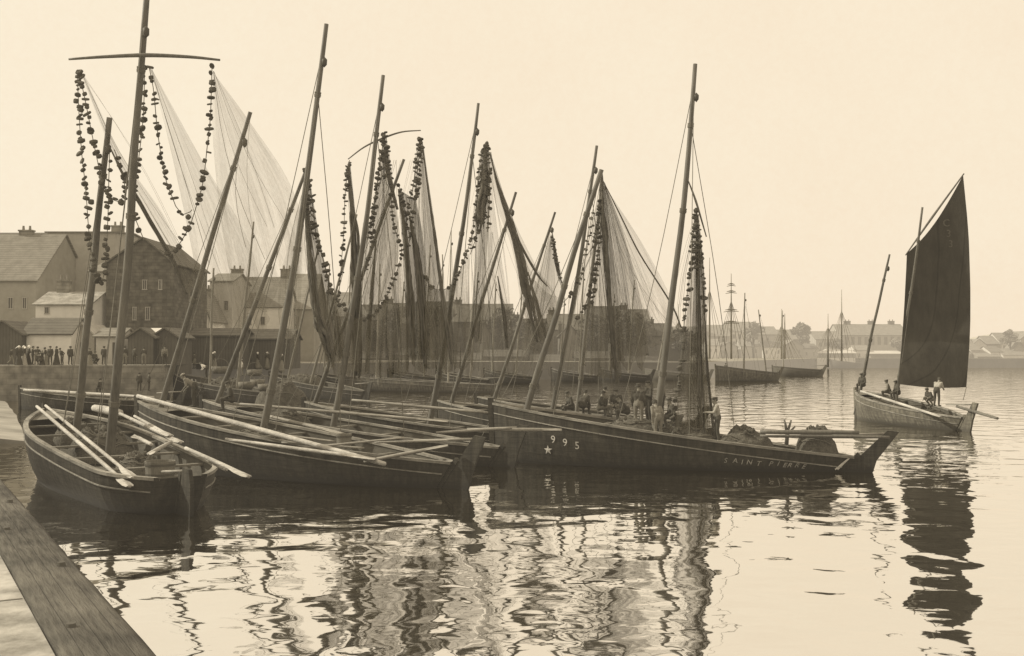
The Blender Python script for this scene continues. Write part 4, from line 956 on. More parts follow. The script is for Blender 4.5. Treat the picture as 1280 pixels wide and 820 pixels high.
# ------------------------------------------------------------------ people
def person(label, feet, rz, pose='stand', top='dark_cloth', low='mid_cloth', hat='cap', h=1.68, voxel=.022, skirt=False, fingers=True, lean=0.0, arms=None):
    k = h / 1.68
    J = dict(pel=V((0, 0, .90)), che=V((.02, 0, 1.22)), neck=V((.01, 0, 1.42)), head=V((.03, 0, 1.555)))
    for s_, n_ in ((1, 'l'), (-1, 'r')):
        J['sh' + n_] = V((0, s_ * .19, 1.36)); J['el' + n_] = V((-.03, s_ * .25, 1.08)); J['wr' + n_] = V((.08, s_ * .24, .84))
        J['hip' + n_] = V((0, s_ * .10, .88)); J['kn' + n_] = V((.03, s_ * .12, .48)); J['an' + n_] = V((-.02, s_ * .13, .09)); J['to' + n_] = V((.15, s_ * .16, .04))
    upper = ['che', 'neck', 'head', 'shl', 'shr', 'ell', 'elr', 'wrl', 'wrr']
    if pose in ('sit', 'sitwork'):
        dz = -.46
        for n_ in ['pel'] + upper + ['hipl', 'hipr']: J[n_] = J[n_] + V((0, 0, dz))
        for s_, n_ in ((1, 'l'), (-1, 'r')):
            J['kn' + n_] = V((.42, s_ * .15, .47)); J['an' + n_] = V((.36, s_ * .14, .09)); J['to' + n_] = V((.54, s_ * .16, .04))
        lean = lean or .22
        arms = arms or 'lap'
    if pose == 'crouch':
        for n_ in ['pel'] + upper + ['hipl', 'hipr']: J[n_] = J[n_] + V((-.12, 0, -.48))
        for s_, n_ in ((1, 'l'), (-1, 'r')): J['kn' + n_] = V((.30, s_ * .17, .50)); J['an' + n_] = V((-.02, s_ * .14, .1)); J['to' + n_] = V((.16, s_ * .16, .04))
        lean = lean or .6; arms = arms or 'fwd'
    if pose == 'walk':
        J['knl'] += V((.16, 0, .02)); J['anl'] += V((.24, 0, 0)); J['tol'] += V((.24, 0, .02)); J['knr'] += V((-.04, 0, 0)); J['anr'] += V((-.26, 0, .05)); J['tor'] += V((-.26, 0, -.01))
    if arms == 'lap':
        for s_, n_ in ((1, 'l'), (-1, 'r')):
            b_ = J['sh' + n_]; J['el' + n_] = b_ + V((.08, s_ * .08, -.27)); J['wr' + n_] = b_ + V((.30, -s_ * .05, -.32))
    if arms == 'fwd':
        for s_, n_ in ((1, 'l'), (-1, 'r')):
            b_ = J['sh' + n_]; J['el' + n_] = b_ + V((.16, s_ * .06, -.23)); J['wr' + n_] = b_ + V((.40, -s_ * .02, -.20))
    if arms == 'hips':
        for s_, n_ in ((1, 'l'), (-1, 'r')):
            b_ = J['sh' + n_]; J['el' + n_] = b_ + V((-.06, s_ * .20, -.25)); J['wr' + n_] = b_ + V((.08, s_ * .02, -.42))
    if arms == 'fold':
        for s_, n_ in ((1, 'l'), (-1, 'r')):
            b_ = J['sh' + n_]; J['el' + n_] = b_ + V((.04, s_ * .08, -.27)); J['wr' + n_] = b_ + V((.24, -s_ * .16, -.20))
    if lean:
        mr_ = Matrix.Rotation(lean, 3, 'Y')
        for n_ in upper: J[n_] = J['pel'] + mr_ @ (J[n_] - J['pel'])
        if lean > .45: J['head'] = J['neck'] + Matrix.Rotation(-lean * .5, 3, 'Y') @ (J['head'] - J['neck'])
    caps = []   # a, b, ra, rb, material
    def cap(a, b, ra, rb, mt): caps.append((V(a), V(b), ra, rb, mt))
    hd = (J['head'] - J['neck']).normalized(); fx = V((hd.z, 0, -hd.x))     # face direction
    cap(J['pel'], J['pel'] + (J['che'] - J['pel']) * .3, .145, .135, 'low' if not skirt else 'low')
    for s_ in (-1, 1):
        cap(J['pel'] + V((0, s_ * .06, 0)), J['pel'] + V((0, s_ * .05, .1)), .115, .115, 'low')
        cap(J['pel'] + (J['che'] - J['pel']) * .35 + V((0, s_ * .05, 0)), J['che'] + V((0, s_ * .085, 0)), .115, .13, 'top')
    cap(J['che'], J['neck'] - hd * .08, .14, .09, 'top')
    cap(J['neck'] - hd * .08, J['head'] - hd * .02, .062, .06, 'skin')
    H = J['head']
    cap(H + hd * .035 - fx * .015, H + hd * .03 + fx * .012, .092, .088, 'skin'); cap(H - hd * .055 + fx * .03, H - hd * .03 + fx * .035, .058, .064, 'skin')
    cap(H + fx * .098 - hd * .005, H + fx * .118 - hd * .035, .014, .019, 'skin')                     # nose
    cap(H + fx * .085 - hd * .072, H + fx * .09 - hd * .068, .02, .018, 'skin')                       # mouth and chin
    cap(H + fx * .075 - hd * .105, H + fx * .07 - hd * .10, .028, .026, 'skin')
    for s_ in (-1, 1): cap(H + V((0, s_ * .092, 0)) - fx * .01 - hd * .02, H + V((0, s_ * .094, 0)) - fx * .012 + hd * .025, .016, .02, 'skin')   # ears
    for n_, s_ in (('l', 1), ('r', -1)):
        cap(J['sh' + n_] + V((0, -s_ * .04, -.01)), J['sh' + n_], .085, .075, 'top')
        cap(J['sh' + n_], J['el' + n_], .068, .05, 'top'); cap(J['el' + n_], J['wr' + n_], .052, .038, 'top')
        d = (J['wr' + n_] - J['el' + n_]).normalized(); sd_ = V((0, 1, 0)) - d * d.y; sd_.normalize(); pn = d.cross(sd_)
        w0 = J['wr' + n_]; pm = w0 + d * .085
        cap(w0 - d * .02, w0 + d * .03, .03, .03, 'skin')
        for q in (-.024, 0, .024): cap(w0 + d * .02 + sd_ * q, pm + sd_ * q * 1.15, .02, .018, 'skin')
        if fingers:
            bend_ = pn * (1 if pn.z < 0 else -1)
            for q, ln in ((-.036, .058), (-.012, .076), (.012, .080), (.036, .070)):
                f0 = pm + sd_ * q; f1 = f0 + d * ln * .55 + bend_ * .012; f2 = f1 + d * ln * .4 + bend_ * .03
                cap(f0, f1, .0115, .011, 'skin'); cap(f1, f2, .011, .0095, 'skin')
            tb = w0 + d * .03 + sd_ * (.03 * s_ * -1); t1 = tb + d * .035 + sd_ * (.032 * -s_) + bend_ * .012; cap(tb, t1, .014, .0125, 'skin'); cap(t1, t1 + d * .03 + bend_ * .012, .0125, .0105, 'skin')
        if not skirt:
            cap(J['hip' + n_], J['kn' + n_], .098, .072, 'low'); cap(J['kn' + n_], J['an' + n_] + V((0, 0, .06)), .072, .058, 'low')
        cap(J['an' + n_], J['an' + n_] + V((0, 0, .05)), .052, .05, 'shoe'); cap(J['an' + n_] + V((0, 0, -.035)), J['to' + n_], .05, .042, 'shoe')
    if skirt:
        for q in range(5): cap(J['pel'] + V((0, 0, -.05 - .17 * q)), J['pel'] + V((0, 0, -.05 - .17 * (q + .9))), .16 + .035 * q, .17 + .035 * (q + .9), 'low')
    mb = MB()
    for a, b, ra, rb, mt in caps:
        d = b - a; Ln = d.length; dn = d.normalized() if Ln > 1e-6 else V((0, 0, 1))
        pts = []; rad = []
        for q in (-90, -60, -30): pts.append(a + dn * ra * math.sin(R(q))); rad.append(max(.001, ra * math.cos(R(q))))
        pts.append(a); rad.append(ra); pts.append(b if Ln > 1e-5 else a + dn * 1e-4); rad.append(rb)
        for q in (30, 60, 90): pts.append(b + dn * rb * math.sin(R(q))); rad.append(max(.001, rb * math.cos(R(q))))
        mb.tube(pts, rad, 10)
    zmin = min(0, 0)
    me = bpy.data.meshes.new('b'); me.from_pydata(mb.v, [], mb.f); o = bpy.data.objects.new('b', me); C.objects.link(o)
    rm = o.modifiers.new('r', 'REMESH'); rm.mode = 'VOXEL'; rm.voxel_size = voxel / k; rm.use_smooth_shade = True
    sm = o.modifiers.new('s', 'SMOOTH'); sm.iterations = 1; sm.factor = .35
    dg = bpy.context.evaluated_depsgraph_get(); bm_ = bpy.data.meshes.new_from_object(o.evaluated_get(dg)); bpy.data.objects.remove(o); bpy.data.meshes.remove(me)
    bm_.name = 'body'; bm_.materials.clear()
    mats = {'top': top, 'low': low, 'skin': 'skin', 'shoe': 'leather'}; order = ['skin', 'top', 'low', 'shoe']
    for n_ in order: bm_.materials.append(M[mats[n_]])
    idx = {n_: i for i, n_ in enumerate(order)}
    for p in bm_.polygons:
        c_ = p.center; best = None
        for a, b, ra, rb, mt in caps:
            d = b - a; l2 = d.length_squared; t = 0 if l2 < 1e-9 else max(0, min(1, (c_ - a).dot(d) / l2)); e_ = (c_ - a - d * t).length - (ra + (rb - ra) * t)
            if best is None or e_ < best[0]: best = (e_, mt)
        p.material_index = idx[best[1]]; p.use_smooth = True
    rt = root('person', label, 'person', feet, rz); rt.scale = (k, k, k)
    ob = bpy.data.objects.new('body', bm_); C.objects.link(ob); ob.parent = rt
    def child(m2, name, mt):
        me2 = bpy.data.meshes.new(name); me2.from_pydata(m2.v, [], m2.f); me2.materials.append(M[mt])
        for p in me2.polygons: p.use_smooth = True
        q = bpy.data.objects.new(name, me2); C.objects.link(q); q.parent = rt
    up = hd
    if hat in ('cap', 'lightcap'):
        m2 = MB(); rows = []
        for rr, zz in ((.101, .03), (.103, .05), (.116, .075), (.110, .105), (.06, .124), (.001, .126)):
            rows.append([H + up * zz - fx * .012 + (fx * math.cos(2 * math.pi * q / 14) * rr + V((0, 1, 0)) * math.sin(2 * math.pi * q / 14) * rr) for q in range(15)])
        m2.grid(rows); child(m2, 'beret', 'dark_cloth' if hat == 'cap' else 'light_cloth')
    if hat in ('cap', 'lightcap', 'hair'):
        m2 = MB(); rows = []
        for el in range(0, 7):
            a_ = R(-35 + el * 20.8); rr = .101 * math.cos(a_) + .0015
            rows.append([H + up * (.028 + .098 * math.sin(a_)) - fx * .018 + (-fx * math.cos(R(-110 + 220 * q / 14)) + V((0, 1, 0)) * math.sin(R(-110 + 220 * q / 14))) * max(.002, rr) for q in range(15)])
        m2.grid(rows); child(m2, 'hair', 'leather')
    if hat == 'coif':
        m2 = MB(); m2.ico(H + up * .05 - fx * .03, .13, 2, (1, 1, .95)); child(m2, 'coif', 'white_cloth')
        m2 = MB()
        for s_ in (-1, 1): m2.grid([[H + up * (.06 - .05 * q) + V((0, s_ * (.12 + .06 * q), 0)) - fx * (.05 + .07 * r_) for q in range(4)] for r_ in range(3)])
        child(m2, 'coif_wing', 'white_cloth')
    return rt
N_, S_, E_, W_ = R(90), R(-90), 0.0, R(180)
def at(px, py, D, dz=0.0): return W(px, py, D) + V((0, 0, dz))
pf = 39.4
person('fisherman standing with his back turned, dark jersey and pale trousers', at(798, 535, 40.6), R(70), 'stand', 'dark_cloth', 'mid_cloth', h=1.74)
person('dark figure standing close to the right of the man in pale trousers', at(811, 530, 41.5), R(200), 'stand', 'dark_cloth', 'dark_cloth', h=1.72, arms='fold')
person('man standing behind the SAINT PIERRE mainmast, right side of it', at(828, 524, 41.2), R(180), 'stand', 'mid_cloth', 'dark_cloth', h=1.62)
person('stooping fisherman in greyish smock at the foot of the SAINT PIERRE mainmast', at(823, 551, 39.7), R(110), 'stand', 'mid_cloth', 'mid_cloth', h=1.6, hat='cap', lean=.42)
person('man crouching left of the pillar-like net in dark clothes', at(842, 536, 40.1), R(190), 'sit', 'dark_cloth', 'dark_cloth')
person('man in pale smock and beret working at the net edge', at(897, 553, 39.5), W_, 'stand', 'light_cloth', 'dark_cloth', h=1.72, arms='fwd', lean=.1)
person('leftmost seated man behind the 995 hull, seen low as a dark back', at(728, 519, 47.5), R(60), 'sit', 'dark_cloth', 'dark_cloth', lean=.5)
person('seated man just left of the dark back behind the 995 hull', at(715, 521, 47.6), R(200), 'sit', 'dark_cloth', 'dark_cloth', lean=.3)
person('seated man with beret facing right, first of the group amidships', at(749, 522, 46.0), E_, 'sit', 'dark_cloth', 'mid_cloth')
person('taller figure half risen behind the seated men', at(757, 521, 47.0), R(150), 'stand', 'mid_cloth', 'dark_cloth', h=1.35)
person('seated man in wide beret facing the camera, hands in his lap', at(771, 520, 45.8), R(-110), 'sit', 'dark_cloth', 'mid_cloth')
person('bent man whose pale arm reaches left beside the man in pale trousers', at(784, 528, 42.0), W_, 'sit', 'dark_cloth', 'dark_cloth', lean=.6)
person('man bending over in the third boat, grey coat and arm stretched left', at(243, 509, 42.8), W_, 'stand', 'mid_cloth', 'dark_cloth', hat='lightcap', h=1.6, lean=.9, arms='fwd')
person('dark man sitting at the foot of the third mast', at(290, 513, 42.5), R(200), 'sit', 'dark_cloth', 'dark_cloth')
person('far man in white shirt bending forward in the boat past the quay corner', at(258, 472, 95), W_, 'stand', 'white_cloth', 'dark_cloth', hat='hair', lean=1.0, arms='fwd', voxel=.03)
person('far figure in white headgear just left of the second mainmast', at(303, 470, 96), R(190), 'stand', 'white_cloth', 'mid_cloth', hat='coif', voxel=.03, lean=.3)
for i, (px, lab, sk, tp, lw, ht, rz) in enumerate(((24, 'woman in white coif at the leftmost end of the quay', True, 'dark_cloth', 'dark_cloth', 'coif', -60), (30, 'woman in white coif and pale apron, second on the quay', True, 'dark_cloth', 'light_cloth', 'coif', 200),
        (41, 'dark figure between the coifed women and the man at the white hut', False, 'dark_cloth', 'dark_cloth', 'cap', 20), (63, 'bulky dark man before the white hut wall', False, 'dark_cloth', 'dark_cloth', 'cap', -90),
        (71, 'slim dark figure close beside the bulky man at the white hut', True, 'dark_cloth', 'dark_cloth', 'hair', 180), (130, 'man standing alone on the quay between the two thick masts', False, 'dark_cloth', 'dark_cloth', 'cap', 80), (156, 'figure on the quay just right of the second thick mast', False, 'dark_cloth', 'mid_cloth', 'cap', 100),
        (53, 'stooping dark figure left of the bulky man', True, 'dark_cloth', 'dark_cloth', 'hair', 0), (88, 'dark figure at the right corner of the white hut', False, 'dark_cloth', 'dark_cloth', 'cap', 90), (206, 'figure at the quay end before the dark sheds', False, 'mid_cloth', 'dark_cloth', 'cap', -70))):
    D = 96.0 + (i % 3) * .5; person(lab, G(px, D, 3.2), R(rz), 'stand', tp, lw, ht, h=1.75 if i != 7 else 1.35, voxel=.035, skirt=sk, fingers=False)
crowd = ((14, 'dark bulky figure cut by the left border'), (35, 'dark figure squeezed between the two coifed women'), (46, 'tall dark figure third from the white hut man'), (50, 'short dark figure among the crowd at the white hut'), (58, 'dark figure touching the bulky man on his left'), (78, 'small dark figure at the white hut wall, alone'), (112, 'dark figure left of the lone quay man'), (119, 'dark figure near the first thick mast on the quay'), (148, 'dark figure against the second thick mast'), (168, 'dark figure before the boarded shed, left'), (180, 'dark figure before the boarded shed, right'))
for i, (px, lb) in enumerate(crowd):
    person(lb, G(px, 95.4 + (i * 7 % 5) * .9, 3.2), R(47 * i), ('walk', 'stand', 'stand', 'crouch')[i % 4] if i not in (1, 4, 6) else 'stand', 'dark_cloth', 'dark_cloth' if i % 2 else 'mid_cloth', 'coif' if i == 1 else 'cap', h=1.55 + .05 * (i * 5 % 6), voxel=.04, skirt=i in (1, 4, 6), fingers=False, arms=(None, 'fold', 'hips')[i % 3], lean=.16 * (i % 3))
for i, (px, py) in enumerate(((127, 492), (174, 489), (186, 489))):
    person(('dark man in the low boat, between the two thick masts', 'left one of the two dark men by the quay wall', 'right one of the two dark men by the quay wall')[i], at(px, py, 78.0), R(150 - 60 * i), 'sit' if i == 0 else 'stand', 'dark_cloth', 'dark_cloth', h=1.6 if i == 0 else 1.4, voxel=.035, fingers=False)
for i, (px, py, D, lb) in enumerate(((268, 449, 108, 'far woman in white coif by the dark sheds, left one'), (322, 449, 116, 'far woman in white coif beyond the second mainmast'), (334, 449, 116, 'far pale-hatted figure right of the coifed woman'), (352, 452, 110, 'far white-hatted figure behind the gear heap'), (243, 450, 108, 'far figure standing at the shed post'))):
    person(lb, at(px, py, D, -.9), R(40 * i), 'stand', 'dark_cloth', 'mid_cloth', 'coif' if i != 4 else 'cap', voxel=.04, skirt=i != 4, fingers=False)
person('lookout seated at the bow of the sailing boat', at(1079, 489.5, 67.5), R(215), 'sit', 'dark_cloth', 'dark_cloth', voxel=.03)
person('man sitting left of the sailing boat mainmast', at(1112, 499, 64.0), R(160), 'sit', 'mid_cloth', 'dark_cloth', voxel=.03)
person('dark man sitting right against the sailing boat mainmast', at(1123, 500, 63.6), R(190), 'sit', 'dark_cloth', 'dark_cloth', voxel=.03)
person('man in pale jacket standing stooped at the stern of the sailing boat', at(1171, 508, 60.0), R(40), 'stand', 'light_cloth', 'dark_cloth', h=1.72, lean=.45, voxel=.025, arms='fwd')
person('figure crouching behind the stooped man on the sailing boat', at(1163, 508, 61.0), R(200), 'crouch', 'dark_cloth', 'mid_cloth', voxel=.03)
person('tiny figure standing at the bow of the small far boat', at(907, 469, 156.5), R(30), 'stand', 'dark_cloth', 'dark_cloth', h=1.8, voxel=.05, fingers=False)

# ------------------------------------------------------------------ buildings
def house(label, px0, px1, yb, ye, yr, D, depth, wall, roof, gable=False, wins=(), doors=(), chim=(), name='house', cat='house', rot=0.0, overhang=.25, pane='pane', hip=0.0, ridge=None):
    """front face spans photo columns px0..px1 at distance D; eave and ridge heights from photo rows"""
    global HAZE_D
    HAZE_D = D
    x0 = (px0 - CX) / F * D; x1 = (px1 - CX) / F * D; zb = W(0, yb, D).z; ze = W(0, ye, D).z; zr = W(0, yr, D).z
    cx = (x0 + x1) / 2; hw = (x1 - x0) / 2; rt = root(name, label, cat, (cx, D, zb - 1.0), rot); T = MINV[rt.name].inverted(); wl = lambda x, y, z: T @ V((x, y, z - zb + 1.0))
    mb = MB()
    b = [wl(-hw, 0, zb - 1), wl(hw, 0, zb - 1), wl(hw, depth, zb - 1), wl(-hw, depth, zb - 1), wl(-hw, 0, ze), wl(hw, 0, ze), wl(hw, depth, ze), wl(-hw, depth, ze)]
    f = [(0, 1, 5, 4), (1, 2, 6, 5), (2, 3, 7, 6), (3, 0, 4, 7)]
    g = ridge if ridge is not None else 0.0
    if gable:
        b += [wl(g * hw, 0, zr), wl(g * hw, depth, zr)]; f += [(4, 5, 8), (6, 7, 9)]
    elif not hip:
        b += [wl(-hw, depth / 2, zr), wl(hw, depth / 2, zr)]; f += [(7, 4, 8), (5, 6, 9)]
    mb.add(b, f); wo_ = mb.build('wall', M[wall], rt)
    oh = overhang; tk = .14; mb = MB()
    def slab(q):
        n_ = (q[1] - q[0]).cross(q[3] - q[0]).normalized()
        if n_.z < 0: n_ = -n_
        lo = [p + n_ * .02 for p in q]; up_ = [p + n_ * (tk + .02) for p in q]
        mb.add(lo + up_, [(0, 1, 2, 3), (4, 7, 6, 5), (0, 4, 5, 1), (1, 5, 6, 2), (2, 6, 7, 3), (3, 7, 4, 0)])
    if gable:
        k = (zr - ze) / max(.1, hw)
        slab([wl(-hw - oh, -oh, ze - k * oh * .8), wl(g * hw, -oh, zr), wl(g * hw, depth + oh, zr), wl(-hw - oh, depth + oh, ze - k * oh * .8)])
        slab([wl(g * hw, -oh, zr), wl(hw + oh, -oh, ze - k * oh * .8), wl(hw + oh, depth + oh, ze - k * oh * .8), wl(g * hw, depth + oh, zr)])
    else:
        k = (zr - ze) / (depth / 2); hp = hip * hw
        slab([wl(-hw - oh, -oh, ze - k * oh), wl(hw + oh, -oh, ze - k * oh), wl(hw + oh - hp, depth / 2, zr), wl(-hw - oh + hp, depth / 2, zr)])
        slab([wl(-hw - oh + hp, depth / 2, zr), wl(hw + oh - hp, depth / 2, zr), wl(hw + oh, depth + oh, ze - k * oh), wl(-hw - oh, depth + oh, ze - k * oh)])
        if hip:
            for s_ in (-1, 1): mb.add([wl(s_ * (hw + oh), -oh, ze - k * oh + .1), wl(s_ * (hw + oh), depth + oh, ze - k * oh + .1), wl(s_ * (hw + oh - hp), depth / 2, zr + .12)], [(0, 1, 2)])
    ro = mb.build('roof', M[roof], rt)
    zz = lambda py: W(0, py, D).z; xx = lambda px: (px - CX) / F * D - cx
    for a0, a1, b0, b1 in wins:
        X0, X1, Z1, Z0 = xx(a0), xx(a1), zz(b0), zz(b1); fw = max(.07, .08 * (X1 - X0)); mb = MB()
        for c_, s_ in ((((X0 + X1) / 2, Z1), (X1 - X0 + 2 * fw, fw)), (((X0 + X1) / 2, Z0), (X1 - X0 + 2 * fw, fw * 1.4)), ((X0, (Z0 + Z1) / 2), (fw, Z1 - Z0 - fw * 1.3)), ((X1, (Z0 + Z1) / 2), (fw, Z1 - Z0 - fw * 1.3)), (((X0 + X1) / 2, (Z0 + Z1) / 2), (fw * .6, Z1 - Z0 - fw * 1.3))):
            mb.box(wl(c_[0], -.03, c_[1]), (s_[0], .12, s_[1]), Matrix.Rotation(rot, 3, 'Z'))
        fr_ = mb.build('window', M['w45'], rt); mb = MB(); mb.add([wl(X0, -.012, Z0), wl(X1, -.012, Z0), wl(X1, -.012, Z1), wl(X0, -.012, Z1)], [(0, 1, 2, 3)]); mb.build('pane', M[pane], fr_)
    for a0, a1, b0 in doors:
        X0, X1, Z1 = xx(a0), xx(a1), zz(b0); mb = MB(); mb.box(wl((X0 + X1) / 2, -.03, (Z1 + zb) / 2), (X1 - X0, .1, Z1 - zb), Matrix.Rotation(rot, 3, 'Z')); d_ = mb.build('door', M['tim'], rt)
        mb = MB(); mb.ico(wl(X1 - .15, -.12, zb + 1), .06, 1); mb.build('handle', M['iron'], d_)
    for px, py, wd, hh in chim:
        z1 = zz(py); mb = MB(); X = xx(px); yy = depth / 2
        mb.box(wl(X, yy, z1 - hh / 2), (wd, .7, hh), Matrix.Rotation(rot, 3, 'Z')); mb.box(wl(X, yy, z1 + .08), (wd + .16, .86, .16), Matrix.Rotation(rot, 3, 'Z')); c_ = mb.build('chimney', M['stone30'], ro)
        for q in (-.25, .25):
            mb = MB(); mb.tube([wl(X + q * wd, yy, z1 + .16), wl(X + q * wd, yy, z1 + .65)], [.16, .12], 8); mb.build('chimney_pot', M['w28'], c_)
    HAZE_D = 0
    return rt
# far left town
house('big stone building at far left with a plain wall and lower lean-to', -120, 45, 455, 350, 285, 112, 14, 'w36', 'slate2', wins=((10, 16, 372, 386), (28, 33, 372, 386)), chim=((-6, 280, 1.5, 2.2),))
house('broad dark slate roof behind the leftmost building', -60, 57, 455, 330, 285, 122, 12, 'stone30', 'slate')
house('tall pale rendered building behind the chimneyed cottage', 58, 142, 455, 291, 286, 122, 12, 'w45', 'slate2', wins=((120, 124, 385, 395), (118, 123, 408, 418), (66, 70, 330, 342)), chim=((122, 276, 1.4, 2.2),))
house('white cottage with lichened roof and square chimney', 44, 112, 455, 381, 364, 105, 7, 'w65', 'lichen', wins=((56, 61, 384, 392),), chim=((61, 349, 1.3, 1.6),))
house('dark tall house with half gable between the two thick masts', 132, 216, 455, 330, 298, 108, 12, 'stone20', 'slate', gable=True, ridge=.1, wins=((150, 155, 382, 398), (166, 170, 384, 400), (182, 187, 384, 400), (198, 202, 350, 362), (178, 183, 350, 362)))
house('pale side building left of the dark tall house', 112, 134, 455, 340, 326, 110, 8, 'w55', 'slate2', wins=((117, 121, 386, 394),))
# huts along the quay
def hut(px0, px1, ye, yr, D, wall, roof, label, gable=False, **k): return house(label, px0, px1, 456, ye, yr, D, k.pop('depth', 4.5), wall, roof, gable, name='quay_hut', cat='hut', **k)
hut(30, 89, 417, 398, 100, 'w65', 'slate', 'white quay hut with dark slate roof, brightest on the quay')
hut(-20, 27, 418, 402, 99, 'tim', 'slate', 'dark tarred shed at the leftmost edge', True)
hut(90, 118, 419, 406, 102, 'w45', 'w55', 'grey quay hut behind the first thick mast', True, doors=((101, 108, 428),))
hut(120, 150, 421, 411, 101, 'w55', 'slate2', 'pale low quay hut between the thick masts', doors=((141, 147, 428),))
hut(160, 192, 422, 411, 100, 'tim', 'slate', 'dark boarded shed right of the second thick mast', True)
hut(190, 222, 422, 411, 101, 'tim', 'slate', 'dark boarded shed at the quay corner', True, doors=((199, 205, 430),))
mb = MB(); D = 102.5; a0, a1, z0, z1 = W(183, 411, D), W(206, 411, D), W(0, 421, D).z, W(0, 410, D).z
mb.grid([[V((a0.x + (a1.x - a0.x) * k / 10, D - .4 * r_, z1 - (z1 - z0) * r_ / 4 - .4 * math.sin(math.pi * k / 10) * r_ / 4)) for k in range(11)] for r_ in range(5)])
solo(mb, 'canvas_awning', M['canvas'], 'white canvas sheet sagging between the two dark sheds', 'canvas')
# town beyond the quay corner
house('white gabled house behind the third mast', 217, 262, 452, 400, 366, 128, 9, 'w65', 'slate2', gable=True, ridge=.3, chim=((244, 360, 1.2, 2.0),), wins=((236, 240, 402, 412), (246, 250, 402, 412)))
house('taller white house with steep gable and dark windows', 262, 290, 452, 352, 340, 135, 9, 'w55', 'slate2', wins=((268, 273, 376, 388), (268, 273, 400, 412), (280, 285, 376, 388)), doors=((276, 282, 425),))
house('long white house with tall dark roof left of the second mainmast', 278, 352, 452, 383, 344, 142, 10, 'w65', 'slate2', wins=((293, 299, 396, 405), (309, 314, 396, 406), (326, 331, 396, 406)), chim=((284, 334, 1.6, 2.4), (348, 334, 1.6, 2.4)))
house('dark shed row in front of the long white house', 236, 300, 450, 420, 411, 112, 6, 'tim', 'slate')
house('low dark shed beside the second mainmast', 300, 362, 450, 424, 412, 116, 6, 'tim', 'slate', doors=((310, 316, 432),))
house('hazy house with dark roof right of the second mainmast', 345, 392, 454, 385, 340, 150, 10, 'w36', 'slate3', wins=((355, 359, 395, 405), (370, 374, 395, 405)), pane='pane2')
house('hazy block of roofs behind the dark gathered net', 388, 440, 460, 395, 364, 160, 10, 'w36', 'slate3', wins=((400, 404, 405, 415), (420, 424, 405, 415)), pane='pane2')
mid = [(430, 478, 400, 380), (478, 520, 405, 378), (518, 566, 398, 376), (566, 640, 402, 379), (640, 690, 415, 398), (686, 735, 412, 392), (735, 778, 405, 382), (778, 812, 402, 386), (812, 842, 420, 404)]
lab = ['far hazy house behind the looping floats', 'far hazy house behind the big dark net', 'far hazy house right of the big dark net', 'wide far house behind the middle mainmast foot', 'low far house between the middle nets', 'far house left of the gauzy net', 'far house behind the gauzy net', 'far flat-topped house right of the gauzy net', 'low far house left of the SAINT PIERRE mainmast']
for i, (a, b_, e_, r_) in enumerate(mid):
    D = 190 + (i * 7) % 15; rnd = random.Random(i)
    house(lab[i], a, b_, 462, e_, r_, D, 10, ('w20', 'w28', 'w36')[i % 3], ('slate', 'slate2')[i % 2], wins=tuple((a + 6 + 11 * q, a + 10 + 11 * q, e_ + 8 + 18 * v_, e_ + 18 + 18 * v_) for q in range(int((b_ - a - 8) / 11)) for v_ in range(2)), pane='pane2', chim=((a + 5, r_ - 5, 1.4, 2.2),))
gap = [(424, 446, 448, 392, 384), (474, 488, 462, 410, 396), (536, 556, 462, 412, 400), (596, 612, 462, 415, 404), (650, 668, 462, 424, 410), (700, 724, 462, 420, 406), (766, 790, 462, 416, 400), (836, 862, 462, 424, 412)]
for i, (a, b_, yb_, e_, r_) in enumerate(gap):
    house('narrow gable-fronted far house, %s' % ('leftmost on the hazy bank', 'behind the float loop', 'right of the big dark net', 'by the middle mainmast', 'between the slanting foremasts', 'left of the gauzy net', 'under the gauzy net edge', 'touching the SAINT PIERRE mainmast')[i], a, b_, yb_, e_, r_, 184 + i % 4, 9, ('w28', 'w20', 'w36')[i % 3], 'slate', gable=True, wins=((a + 4, a + 7, e_ + 5, e_ + 12), (b_ - 8, b_ - 5, e_ + 5, e_ + 12)), pane='pane2', chim=((a + 3, r_ - 1, 1.0, 2.0),))
mid2 = [(436, 480, 440), (486, 540, 436), (552, 600, 442), (606, 655, 438), (664, 700, 444), (720, 770, 440), (784, 834, 446)]
for i, (a, b_, e_) in enumerate(mid2):
    house('low waterside shed on the hazy bank, %s' % ('under the looping floats', 'under the big dark net', 'behind the middle mainmast', 'right of the middle mainmast', 'between the middle foremasts', 'under the gauzy net', 'left of the SAINT PIERRE mainmast')[i], a, b_, 463, e_ + 8, e_, 178, 6, ('w20', 'w28', 'w20')[i % 3], 'slate', doors=((a + 8, a + 14, e_ + 12),), wins=((b_ - 14, b_ - 8, e_ + 11, e_ + 17),), pane='pane2', name='shed', cat='shed')
